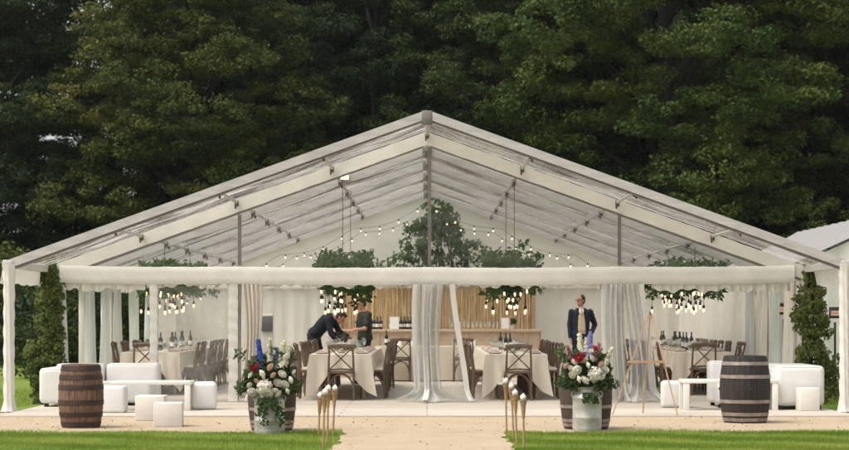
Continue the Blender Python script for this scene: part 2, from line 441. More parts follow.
# grass blades on the near lawns: one mass nobody could count
def in_sand(x, y):
    edge = YE + .02 * x + .035 * np.sin(x * 3.1) + .025 * np.sin(x * 7.7) + .015 * np.sin(x * 17)
    a = (y > edge + .05 * np.random.RandomState(1).rand(len(x)) ** 2 * (1 + np.sin(x * 5)))
    pth = (x > -1.0) & (x < .92)
    return a | pth
def blades(name, n, x0, x1, y0, y1, h, mask=None):
    r = np.random.RandomState(3)
    x = x0 + (x1 - x0) * r.rand(n); y = y0 + (y1 - y0) * r.rand(n)
    if mask is not None:
        k = ~mask(x, y); x, y = x[k], y[k]; n = len(x)
    a = r.rand(n) * 2 * PI; ww = .0045 * (.7 + .6 * r.rand(n))
    hh = h * (.5 + .8 * r.rand(n)) * (.8 + .35 * np.sin(x * 2.3 + y * 1.7) * np.sin(x * .9 - y * 3))
    stripe = np.sign(np.sin((x * .45 + y) * 2 * PI / 1.5))
    lx = .35 * hh * r.normal(size=n) + stripe * .1 * hh; ly = .35 * hh * r.normal(size=n) + stripe * .75 * hh
    V = np.empty((n, 3, 3))
    V[:, 0] = np.stack([x - np.cos(a) * ww, y - np.sin(a) * ww, np.full(n, -.014)], 1)
    V[:, 1] = np.stack([x + np.cos(a) * ww, y + np.sin(a) * ww, np.full(n, -.014)], 1)
    V[:, 2] = np.stack([x + lx, y + ly, hh], 1)
    me = bpy.data.meshes.new(name)
    me.vertices.add(n * 3); me.vertices.foreach_set('co', V.reshape(-1))
    me.loops.add(n * 3); me.loops.foreach_set('vertex_index', np.arange(n * 3, dtype=np.int32))
    me.polygons.add(n); me.polygons.foreach_set('loop_start', np.arange(0, n * 3, 3, dtype=np.int32))
    me.polygons.foreach_set('loop_total', np.full(n, 3, dtype=np.int32))
    me.update(calc_edges=True); me.materials.append(GRASS)
    return link(name, me)
GRASS = leafmat('grass blades', (.115, .20, .026), (.175, .265, .040), (.29, .335, .065), .4, .8)
stuff(tag(blades('lawn_grass', 250000, -9.5, 9.5, -8.8, YE + .2, .045, in_sand), 'short mown green grass either side of the sandy path', 'grass'))
def side_mask(x, y): return (np.abs(x) < 6.15)
stuff(tag(blades('rough_grass', 60000, -10, 10, -.6, 9, .06, side_mask), 'short grass growing beside the marquee walls', 'grass'))

# fallen leaf litter and grit strewn over the sand
r_ = np.random.RandomState(21); n_ = 1100
X_ = r_.uniform(-9, 9, n_); Y_ = np.where(r_.rand(n_) < .75, r_.uniform(-5.0, -1.4, n_), r_.uniform(-8.5, -5, n_)); k_ = (Y_ > -5) | (np.abs(X_) < .85)
P_ = np.stack([X_, Y_, np.full(n_, .006)], 1)[k_]
LITTER = leafmat('dry leaf litter', (.20, .15, .10), (.32, .25, .17), (.46, .38, .28), .05, 2.0)
stuff(tag(link('leaf_litter', leaf_mesh('leaf_litter', P_, np.array([0, 0, 1.0]) + r_.normal(size=P_.shape) * .25, .028, .02, LITTER, r_)), 'scattered grit and dry leaf bits on the pale sand', 'leaf litter'))

# ------------------------------------------------------------------ marquee
HX, RZ, PIT = 6.0, 4.32, .357
def roofz(x): return RZ - PIT * abs(x)
NF, BAY = 7, 3.0
mq = thing('marquee', 'large clear roofed white frame marquee with open front bay', 'marquee')
def part(mb, name, mat, **k): return mb.build(name, mat, mq, **k)
for i in range(NF):
    Y = i * BAY
    for sx in (-1, 1):
        mb = MB()
        n = 10
        if i == 0:
            mb.bar((sx * 6.05, Y, roofz(6.05) - .06), (sx * .02, Y, RZ - .06), .11, .12)
            part(mb, 'rafter', ALU, smooth=False)
            k = MB(); k.bar((sx * 6.0, Y, roofz(6.0) - .145), (sx * .06, Y, RZ - .145), .07, .03); part(k, 'rafter_channel', ALUD, smooth=False)
        elif i == 1:
            # rafter wrapped in white cloth, slightly uneven
            L0, L1 = Vector((sx * 5.98, Y, roofz(5.98) - .13)), Vector((0, Y, RZ - .13))
            def wrap(u, v, L0=L0, L1=L1):
                p = L0.lerp(L1, v); a = 2 * PI * u
                cy, cz = math.cos(a), math.sin(a)
                q = max(abs(cy), abs(cz)); cy, cz = cy / q, cz / q
                wv = .003 * math.sin(v * 70) + .002 * math.sin(v * 131 + 3 * u)
                return (p.x, p.y + cy * (.07 + wv), p.z + cz * (.105 + wv))
            mb.grid(wrap, 8, 90); part(mb, 'rafter', BEAMF)
            k = MB(); k.bar((sx * 5.9, Y - .04, roofz(5.9) - .262), (sx * .06, Y - .04, RZ - .262), .05, .035); part(k, 'rafter_channel', ALUD, smooth=False)
        else:
            mb.bar((sx * 6.0, Y, roofz(6.0) - .08), (sx * .02, Y, RZ - .08), .08, .12)
            part(mb, 'rafter', ALU, smooth=False)
        lg = MB()
        if i == 0:
            def leg(u, v, sx=sx):
                a = 2 * PI * u; z = 2.12 * v
                g = .5 + .5 * math.cos(a * 7 + 4 * v)
                r = .073 + .012 * g + (.05 * math.exp(-z / .07)) + (.035 * math.exp(-(2.12 - z) / .14)) + .006 * math.sin(z * 23 + a * 2)
                return (sx * 5.99 + r * math.cos(a) * .95, r * math.sin(a), z)
            lg.grid(leg, 42, 60); part(lg, 'leg', WHITEF)
            part(MB().box((sx * 6.0, 0, .006), (.26, .26, .012)), 'base_plate', ALUD, smooth=False)
            part(MB().box((sx * 6.0, 0, 2.10), (.16, .14, .16), bev=.02), 'eave_joint', ALU)
        else:
            lg.box((sx * 5.97, Y, 1.08), (.11, .12, 2.16), bev=.012); part(lg, 'leg', WHITEF if i < 6 else ALU)
    j = MB().box((0, Y, RZ - .10), (.16, .13, .2), bev=.02); part(j, 'ridge_joint', ALUD)
# purlins, each with its brackets
brk = MB()
brk.box((0, 0, -.03), (.065, .04, .10), bev=.01); brk.box((0, -.05, -.01), (.04, .1, .04)); brk.box((.015, 0, -.09), (.03, .03, .05))
brk_me = brk.mesh('bracket', STEEL, False)
for X in (-4.5, -3, -1.5, 0, 1.5, 3, 4.5):
    z = roofz(X) - .075
    for i in range(NF - 1):
        p = part(MB().tube([(X, i * BAY + .05, z), (X, (i + 1) * BAY - .05, z)], .026, 8), 'purlin', ALU)
        link('bracket', brk_me, p, (X, i * BAY + .15, z + .01))
        link('bracket', brk_me, p, (X, (i + 1) * BAY - .15, z + .01), (0, 0, PI))
for sx in (-1, 1):
    for i in range(NF - 1):
        part(MB().bar((sx * 6.0, i * BAY + .08, 2.12), (sx * 6.0, (i + 1) * BAY - .08, 2.12), .08, .1), 'eave_purlin', ALU, smooth=False)
        rr = np.random.RandomState(50 + i + (9 if sx > 0 else 0)); ph = rr.rand(6) * 6.3
        def rp(u, v, sx=sx, i=i, ph=ph):
            x = 6.02 * u
            # shallow sag between purlins and wrinkles running down the slope
            dz = -.022 * abs(math.sin(PI * x / 1.5)) * math.sin(PI * v) - .006 * math.sin(v * 19 + ph[0] + 1.1 * math.sin(x * .8 + ph[1])) - .004 * math.sin(v * 37 + ph[2] + x * .9)
            return (sx * x, i * BAY + .055 + v * (BAY - .11), roofz(x) - .012 + dz)
        part(MB().grid(rp, 48, 34), 'roof_panel', ROOFP)
        # valance along the eave
        def va(u, v, sx=sx, i=i, ph=ph):
            y = i * BAY + .03 + u * (BAY - .06)
            a = .02 * math.sin(y * 5 + ph[0]) + .012 * math.sin(y * 13 + ph[1])
            return (sx * (6.07 + .05 * v + a * v), y, 2.19 - (.34 + .012 * math.sin(y * 9)) * v)
        part(MB().grid(va, 50, 6), 'valance', WHITEF)
# inner gable: beam, frill, posts, clear plastic
G = 3.0
def beam(u, v):
    x = -5.8 + 11.6 * v; a = 2 * PI * u; cy, cz = math.cos(a), math.sin(a)
    q = max(abs(cy), abs(cz)) ** .96; cy, cz = cy / q, cz / q
    wv = .003 * math.sin(x * 9) + .003 * math.sin(x * 23 + 2 * cz) + .003 * math.sin(x * 61 + 5 * cz)
    sag = -.012 * math.sin(PI * ((x + 6) % 3) / 3) - .05 * (1 - (x / 5.8) ** 2) * .6
    return (x, G - .02 + cy * (.085 + wv), 2.045 + sag + cz * (.138 + wv * .5))
part(MB().grid(beam, 20, 420), 'beam', BEAMF)
def frill(x0, x1, z1, name='gathered_frill'):
    def fr(u, v):
        x = x0 + (x1 - x0) * u
        a = (.03 * math.sin(x * 34) + .02 * math.sin(x * 57 + 1)) * (.3 + .7 * v)
        return (x, G - .03 + a, 1.93 + (z1 + .025 * math.sin(x * 11) + .02 * math.sin(x * 27) - 1.93) * v)
    part(MB().grid(fr, int((x1 - x0) * 60), 6), name, WHITEF)
frill(-5.75, -4.45, 1.79); frill(3.55, 5.75, 1.78); frill(-4.28, -3.1, 1.85); frill(-2.9, -.25, 1.845); frill(.3, 2.9, 1.845)
for X, z1 in ((-3, roofz(3) - .27), (0, RZ - .28), (3, roofz(3) - .27)):
    part(MB().box((X + .04, G - .06, (2.18 + z1) / 2), (.055, .05, z1 - 2.18)), 'gable_post', ALUD, smooth=False)
def wpost(X, wd=.13):
    def f(u, v):
        a = 2 * PI * u; cy, cz = math.cos(a), math.sin(a); q = max(abs(cy), abs(cz)) ** .7
        wv = .005 * math.sin(v * 60 + 3 * u)
        return (X + cy / q * (wd / 2 + wv), G - .02 + cz / q * (.06 + wv), .03 + 1.87 * v)
    part(MB().grid(f, 16, 50), 'post', WHITEF)
wpost(-4.32); wpost(-3.06, .16); wpost(3.06, .10); wpost(0, .1)
part(MB().box((-2.955, G - .05, 1.0), (.03, .05, 1.8)), 'post_channel', ALUD, smooth=False)
for a, b in ((-5.7, -3), (-3, 0), (0, 3), (3, 5.7)):
    def gp(u, v, a=a, b=b):
        x = a + (b - a) * u; zt = roofz(x) - .25; zb = 2.15
        return (x, G + .03 + .02 * math.sin(x * 3 + v * 4) + .008 * math.sin(v * 30 + x * 4), zb + (max(zt, zb + .01) - zb) * v)
    part(MB().grid(gp, 60, 30), 'clear_gable_panel', GABLEP)
def winp(u, v):
    x = -4.25 + 1.12 * u; z = .05 + 1.84 * v
    return (x, G - .01 + .03 * math.sin(x * 5 + v * 3) * math.sin(PI * v) + .012 * math.sin(x * 17 + v * 9), z - .05 * math.sin(PI * u) * (v > .98))
part(MB().grid(winp, 40, 40), 'clear_front_panel', WINP)
# back wall and opaque back gable
YB = NF * BAY - BAY
def bw(u, v):
    x = -5.92 + 11.84 * u
    return (x, YB + .06 + .014 * math.sin(x * 11) + .01 * math.sin(x * 23 + 1), .02 + 2.1 * v)
part(MB().grid(bw, 300, 8), 'back_wall', WALLF)
def bgab(u, v):
    x = -5.92 + 11.84 * u
    return (x, YB + .075 + .012 * math.sin(x * 7 + v * 2), 2.1 + (roofz(x) - .13 - 2.1) * v)
part(MB().grid(bgab, 120, 10), 'back_gable', WALLF)
part(MB().box((0, YB - .01, 2.06), (11.8, .08, .10), bev=.01), 'back_rail', WHITEF)
# right side lining: pleated white cloth along the rear bays
def rs(u, v):
    y = 8.2 + 9.7 * u
    return (5.86 + .05 * math.sin(y * 17 + .5 * math.sin(y * 3)) * (.4 + .6 * (1 - v)), y, .03 + 2.02 * v)
part(MB().grid(rs, 420, 8), 'side_wall', WALLF)
def ls(u, v):
    y = 13.2 + 4.7 * u
    return (-5.86 + .05 * math.sin(y * 17) * (.4 + .6 * (1 - v)), y, .03 + 2.02 * v)
part(MB().grid(ls, 220, 8), 'side_wall', WALLF)

# ------------------------------------------------------------------ curtains, each gathered one its own thing
def curtain(name, label, top, bot, wt, wm, wb, axis, mat, folds=6, amp=.05, seed=0, puddle=0, mid=.5, group='gathered curtains', hem=False):
    ax = Vector(axis).normalized(); nr = Vector((0, 0, 1)).cross(ax)
    top, bot = Vector(top), Vector(bot); r = random.Random(seed); ph = [r.random() * 6.3 for _ in range(5)]
    base = Vector((bot.x, bot.y, .03))
    def f(u, v):
        p = bot.lerp(top, v)
        if v < mid: t = v / mid; t = t * t * (3 - 2 * t); wd = wb + (wm - wb) * t
        else: t = (v - mid) / (1 - mid); t = t * t * (3 - 2 * t); wd = wm + (wt - wm) * t
        uu = u - .5
        a = amp * (.7 + .5 * (1 - v)) * math.sin(2 * PI * folds * u + ph[0] + .8 * math.sin(v * 3 + ph[1])) + amp * .22 * math.sin(2 * PI * folds * 2.3 * u + ph[2] + v * 2)
        a *= min(1, wd / .15)
        s_ = ax * (uu * wd + .02 * math.sin(v * 5 + ph[3])) + nr * a
        if puddle and v < .12:
            k = 1 - v / .12
            s_ += nr * (puddle * k * k * math.sin(u * 9 + ph[4]) * -1) + ax * (uu * puddle * 1.6 * k * k)
            s_.z += .05 * k * (.5 + .5 * math.sin(u * 21 + ph[1])) 
        q = p + s_ - base
        q.z = max(q.z, .004)
        return q
    mb = MB().grid(f, folds * 24, 44)
    if not hem:
        o = mb.build(name, mat, None, loc=base)
        return tag(o, label, 'curtain', group)
    root = thing(name, label, 'curtain', base, 0, group)
    mb.build('drape', mat, root)
    for uu in hem:
        pts = [f(uu, v / 44) + Vector((0, -.012, 0)) for v in range(0, 45)]
        h = MB()
        def hf(u, v, pts=pts):
            p = pts[int(round(v * 44))]; return p + ax * ((u - .5) * .085) + nr * (.02 * (u - .5))
        h.grid(hf, 2, 44).build('hem', WHITEF, root)
    return root
FY = G - .14
curtain('clear_curtain', 'bunched clear plastic curtain with white hems at the central post', (.02, FY, 1.88), (.0, FY, .03), .46, .40, .42, (1, 0, 0), CURT, 4, .085, 1, .42, .4, hem=[.05, .45])
# loose right hem of the central curtain slanting outwards
curtain('clear_curtain', 'loose clear curtain edge with white hem slanting right of the central post', (.36, FY + .02, 1.88), (.55, FY - .03, .03), .13, .15, .20, (1, 0, 0), WINP, 2, .03, 2, .1, .5, hem=[.9])
curtain('white_curtain', 'white cloth curtain tied beside the left front post behind the flowers', (-2.78, FY + .06, 1.88), (-2.72, FY + .02, .03), .34, .26, .42, (1, 0, 0), CURTW, 5, .05, 3, .12, .55)
curtain('clear_curtain', 'wide clear curtain gathered left of the easel', (2.95, FY + .05, 1.88), (2.97, FY, .03), .32, .34, .38, (1, 0, 0), CURT, 4, .07, 4, .1, .5, hem=[.05])
curtain('clear_curtain', 'billowing clear curtain with folds hanging behind the easel', (3.26, FY + .05, 1.88), (3.40, FY - .02, .03), 3*.1, .34, .42, (1, 0, 0), CURT, 4, .08, 5, .22, .45, hem=[.96])
wl = [(3.35, .36, .30, .42, 'clear curtain gathered at the front corner of the left side, beside the ivy'),
      (6.0, .46, .5, .62, 'clear curtain on the left side gathered at the second side leg'),
      (7.6, .3, .6, .9, 'slanting clear curtain flaring between the second and third left legs'),
      (9.1, .5, .6, .9, 'clear curtain gathered at the third leg of the left side'),
      (11.2, .9, .7, .8, 'pale clear curtain hanging right of the third leg on the left side'),
      (13.2, .25, .8, 1.2, 'short pointed clear curtain at the rear of the left side')]
for k, (y, a, b, c, lab) in enumerate(wl):
    curtain('side_curtain', lab, (-5.84, y, 1.95 if k != 5 else 1.75), (-5.82, y, .03), a, b, c, (0, 1, 0), CURT, 6, .05, 20 + k, .05, .5)
wr = [(3.5, .6, .7, .8, CURTW, 'white curtain at the front corner of the right side, beside the ivy'),
      (4.9, .6, .5, .7, CURT, 'clear curtain just behind the front corner on the right side'),
      (6.25, .5, .6, .7, CURTW, 'white curtain at the second leg of the right side'),
      (7.5, .5, .5, .6, CURT, 'clear curtain beside the pleated white lining on the right side')]
for k, (y, a, b, c, m, lab) in enumerate(wr):
    curtain('side_curtain', lab, (5.84, y, 1.95), (5.82, y, .03), a, b, c, (0, 1, 0), m, 6, .05, 40 + k, .05, .5)

# ------------------------------------------------------------------ annex tent on the right
at = thing('annex_tent', 'smaller opaque white tent standing right of the clear marquee', 'tent', (9.0, 14, 0))
def an_z(x): return 3.40 - .5 * abs(x) ** .92
for sx in (-1, 1):
    def ar(u, v, sx=sx):
        x = 2.65 * u; y = -6 + 12 * v
        return (sx * x, y, an_z(x) + .02 - .045 * math.sin(PI * ((v * 4) % 1)) * math.sin(PI * u) + .008 * math.sin(v * 90 + 4 * u))
    MB().grid(ar, 24, 96).build('roof', fabric('annex grey white roof', (.27, .265, .26), .1) if sx < 0 else MATS['annex grey white roof'], at)
    def aw(u, v, sx=sx): y = -5.9 + 11.8 * u; return (sx * (2.58 + .03 * math.sin(y * 9)), y, .02 + (an_z(2.58) - .06) * v)
    MB().grid(aw, 140, 6).build('side_wall', WALLF, at)
    def av(u, v, sx=sx): y = -6 + 12 * u; return (sx * (2.68 + .02 * math.sin(y * 11) * v), y, an_z(2.65) + .01 - .25 * v - .03 * v * abs(math.sin(y * 5)))
    MB().grid(av, 160, 4).build('valance', WHITEF, at)
for yy in (-5.95, 5.95):
    def ag(u, v, yy=yy): x = -2.56 + 5.12 * u; return (x, yy + .02 * math.sin(x * 12), .02 + (an_z(x) - .05) * v)
    MB().grid(ag, 90, 12).build('gable_wall', WALLF, at)
for x in (-2.6, 2.6):
    MB().box((x, -6.02, 1.05), (.09, .06, 2.06)).build('leg', WHITEF, at, smooth=False)

def heater(X, Y, ztop, label):
    t = thing('patio_heater', label, 'patio heater', (X, Y, 0), 0, 'glowing heaters on stands')
    MB().lathe([(.22, 0), (.22, .02), (.05, .05), (.025, .06)], 20).build('base', BLACK, t)
    MB().tube([(0, 0, .05), (0, 0, ztop - .27)], .02, 10).build('pole', BLACK, t)
    h = MB(); h.box((0, .02, ztop - .10), (.20, .05, .20), bev=.01); h.build('housing', BLACK, t)
    MB().box((0, -.012, ztop - .11), (.15, .02, .09), bev=.005).build('glow_panel', HEAT, t)
    MB().box((0, -.03, ztop - .11), (.16, .006, .006)).build('guard_bar', BLACK, t, smooth=False)
heater(px(767, 5.0) + .35, 5.4, pz(303, 5.4), 'glowing heater on black stand seen through the right side curtains')
heater(px(835, 6.6), 6.6, pz(307, 6.6), 'glowing heater on stand outside, between the right ivy and white leg')

# ------------------------------------------------------------------ ivy on the inner corner legs
def ivy(X, Y, label, seed, extra):
    r = np.random.RandomState(seed)
    t = thing('climbing_ivy', label, 'climbing plant', (X, Y, 0), 0, 'ivy climbing the corner legs')
    n = 270; zz = 2.2 * r.rand(n) ** 1.15
    a = r.rand(n) * 2 * PI; rad = (.225 + .04 * np.sin(zz * 5 + seed) + .03 * np.sin(zz * 11)) * np.clip((2.5 - zz) / 1.1, .35, 1) * (.2 + .8 * r.rand(n) ** .6)
    C = np.stack([np.cos(a) * rad, np.sin(a) * rad - .06, zz], 1)
    for (x, z, k) in extra:
        C = np.vstack([C, np.stack([x + r.normal(size=k) * .06, -.1 + r.normal(size=k) * .06, z + r.normal(size=k) * .13], 1)])
    P, N = clump_points(r, C, np.full(len(C), .095), 30, .9, .3, .6)
    N[:, 1] -= .8
    link('foliage', leaf_mesh('foliage', P, N, .058, .046, LF_IVY, r), t)
    s_ = MB()
    for k in range(5):
        ph = r.rand() * 6.3
        s_.tube([(.09 * math.cos(ph + z * 3), .09 * math.sin(ph + z * 3) - .03, z) for z in np.linspace(0, 2.15, 16)], [.02 - .012 * q / 15 for q in range(16)], 6)
    s_.build('stem', BARK, t)
ivy(-5.97, 3.0, 'ivy climbing the left inner corner leg beside the white sofa', 5, [(-.22, .75, 8), (-.25, .5, 6), (.12, 1.0, 8)])
ivy(6.07, 3.0, 'ivy climbing the right inner corner leg with a bushy side shoot', 6, [(.3, .55, 14), (.32, .3, 12), (.22, .8, 6), (-.12, 1.5, 6)])

# ------------------------------------------------------------------ chairs
def make_chair():
    t = thing('cross_back_chair', 'x', 'chair')     # sits facing +Y (its back towards the camera)
    st = MB().box((0, 0, .45), (.43, .40, .03), bev=.012); st.build('seat', CHAIRW, t)
    MB().box((0, .005, .483), (.40, .37, .035), bev=.015).build('seat_pad', PADM, t)
    for sx in (-1, 1):
        b = MB(); b.tube([(sx * .205, -.20, 0), (sx * .20, -.185, .25), (sx * .20, -.19, .46), (sx * .195, -.215, .68), (sx * .185, -.25, .86)], [.016, .018, .02, .017, .015], 8)
        b.build('rear_leg', CHAIRW, t)
        MB().tube([(sx * .205, .20, 0), (sx * .195, .17, .44)], [.014, .02], 8).build('front_leg', CHAIRW, t)
        c = MB(); c.tube([(sx * .195, -.19, .18 + .0), (sx * .19, -.1, .36), (sx * .19, 0, .425), (sx * .19, .1, .36), (sx * .195, .17, .2)], .011, 6)
        c.build('side_brace', CHAIRW, t)
    tr = MB(); tr.tube([(x, -.25 - .03 * (1 - (x / .21) ** 2), .865 + .012 * (1 - (x / .21) ** 2)) for x in np.linspace(-.215, .215, 9)], [(.034, .014)] * 9, 8, True, (0, 0, 1)); tr.build('top_rail', CHAIRW, t)
    x = MB()
    for sx in (-1, 1):
        x.tube([(sx * .185, -.205, .50), (sx * .09, -.235 - .008 * sx, .59), (0, -.25 - .008 * sx, .675), (-sx * .09, -.255 - .008 * sx, .765), (-sx * .175, -.252, .85)], .0115, 6)
    x.build('cross_back', CHAIRW, t)
    r = MB(); r.tube([(-.19, -.192, .495), (0, -.205, .51), (.19, -.192, .495)], .014, 6); r.build('lower_rail', CHAIRW, t)
    a = MB(); a.tube([(.185 * math.cos(q), -.187, .2 + .22 * math.sin(q)) for q in np.linspace(0, PI, 11)], .011, 6); a.build('rear_arch', CHAIRW, t)
    a = MB(); a.tube([(.18 * math.cos(q), .178, .2 + .22 * math.sin(q)) for q in np.linspace(0, PI, 11)], .011, 6); a.build('front_arch', CHAIRW, t)
    return t
CH0 = make_chair(); CH_USED = [False]
FL = .02
def chair(x, y, rz, label, group):
    if not CH_USED[0]:
        CH_USED[0] = True; c = CH0; c.location = (x, y, FL); c.rotation_euler = (0, 0, rz); c['label'] = label
    else: c = dup(CH0, label, (x, y, FL), rz)
    c['group'] = group
    return c
ORD = ['nearest', 'second', 'third', 'fourth', 'fifth', 'sixth', 'seventh', 'eighth', 'ninth', 'tenth', 'eleventh']

# ------------------------------------------------------------------ table ware prototypes (shared meshes)
gl = MB(); gl.lathe([(.034, 0), (.034, .003), (.005, .008), (.005, .09), (.03, .12), (.038, .155), (.034, .2)], 12, cap=False)
GL_ME = gl.mesh('wine_glass', GLASS)
tb = MB(); tb.lathe([(.03, 0), (.035, .11)], 12, cap=False); tb.lathe([(.001, .004), (.03, .004)], 12, cap=False); TU_ME = tb.mesh('tumbler', GLASS)
pl = MB(); pl.lathe([(.001, .004), (.08, .004), (.13, .018), (.135, .018), (.085, 0), (.001, 0)], 24, cap=False); PL_ME = pl.mesh('dinner_plate', CHINA)
npk = MB()
npk.grid(lambda u, v: ((u - .5) * .09, (v - .5) * .18, .022 + .03 * math.sin(PI * v) + .012 * math.sin(u * 9 + v * 3)), 8, 8); NP_ME = npk.mesh('napkin', BLUSH)
bt = MB(); bt.lathe([(.036, 0), (.038, .01), (.038, .19), (.03, .22), (.014, .25), (.013, .31), (.015, .312), (.015, .325)], 14); BT_ME = bt.mesh('wine_bottle', BOTT)
bt = None
lb = MB(); lb.lathe([(.0387, .06), (.0387, .14)], 14, cap=False); LB_ME = lb.mesh('bottle_label', PAPER)
def bottle(x, y, z, label, group, withlabel=True):
    o = tag(link('wine_bottle', BT_ME, None, (x, y, z)), label, 'bottle', group)
    if withlabel: link('bottle_label', LB_ME, o)
    return o

# rose: cupped petals around a heart
def rose_mesh(name, mat, seed, R=.045):
    r = np.random.RandomState(seed); mb = MB()
    mb.ball((0, 0, .1 * R), (.45 * R, .45 * R, .6 * R), 8, 6)
    for ring, (n, rad, tilt) in enumerate(((4, .5, .15), (5, .75, .5), (7, 1.0, .9))):
        for k in range(n):
            a = 2 * PI * k / n + ring * .5
            M = Matrix.Rotation(a, 4, 'Z') @ Matrix.Translation((R * rad * .45, 0, -.3 * R)) @ Matrix.Rotation(tilt, 4, 'Y')
            w_ = R * (.55 + .15 * ring)
            pts = []
            for j in range(4):
                for i in range(4):
                    u = i / 3 - .5; v = j / 3
                    pts.append(M @ Vector((R * .3 * math.sin(v * 2) * .6 - abs(u) ** 2 * R * .9, u * w_ * 2 * (math.sin(PI * (.2 + .6 * v))), v * R * (1.15 - .12 * ring))))
            mb.add(pts, [(j * 4 + i, j * 4 + i + 1, j * 4 + i + 5, j * 4 + i + 4) for j in range(3) for i in range(3)])
    return mb.mesh(name, mat)
def hydrangea_mesh(name, mat, R, seed, n=150):
    r = np.random.RandomState(seed)
    d = r.normal(size=(n, 3)); d /= np.linalg.norm(d, axis=1, keepdims=True)
    P = np.repeat(d * R * (.9 + .1 * r.rand(n, 1)), 3, 0) + r.normal(size=(n * 3, 3)) * .006
    N = np.repeat(d, 3, 0) + r.normal(size=(n * 3, 3)) * .35
    return leaf_mesh(name, P, N, R * .42, R * .36, mat, r)
def spike_mesh(name, mat, L, R, seed):
    r = np.random.RandomState(seed); n = 230
    z = L * r.rand(n); a = r.rand(n) * 2 * PI; rr = R * (1.05 - .75 * z / L)
    P = np.stack([np.cos(a) * rr, np.sin(a) * rr, z], 1); N = np.stack([np.cos(a), np.sin(a), .3 + 0 * a], 1) + r.normal(size=(n, 3)) * .4
    return leaf_mesh(name, P, N, .038, .034, mat, r)
ROSE = {'white': rose_mesh('white_rose', W_ROSE, 1), 'peach': rose_mesh('peach_rose', P_ROSE, 2), 'crimson': rose_mesh('crimson_rose', R_ROSE, 3)}
HYD = hydrangea_mesh('hydrangea', W_ROSE, .075, 4)

# centrepiece: low bowl of white flowers
def make_posy():
    t = thing('table_posy', 'x', 'flower arrangement')
    MB().lathe([(.04, 0), (.075, .02), (.085, .07), (.08, .07), (.07, .02)], 18).build('bowl', CHINA, t)
    r = np.random.RandomState(9)
    h = hydrangea_mesh('bloom', W_ROSE, .06, 12, 90)
    for (x, y, z) in ((0, 0, .13), (.07, .02, .1), (-.07, -.02, .105), (.01, -.07, .1), (0, .07, .1)):
        link('bloom', h, t, (x, y, z))
    d = r.normal(size=(120, 3)); d /= np.linalg.norm(d, axis=1, keepdims=True); d[:, 2] = np.abs(d[:, 2]) * .4
    link('greenery', leaf_mesh('greenery', d * .12 + [0, 0, .07], d + [0, 0, .5], .07, .03, LF_FLO, r), t)
    return t
POSY = make_posy(); POSY_USED = [False]
def posy(x, y, z, label):
    if not POSY_USED[0]: POSY_USED[0] = True; POSY.location = (x, y, z); POSY['label'] = label; POSY['group'] = 'white table posies'
    else: dup(POSY, label, (x, y, z))

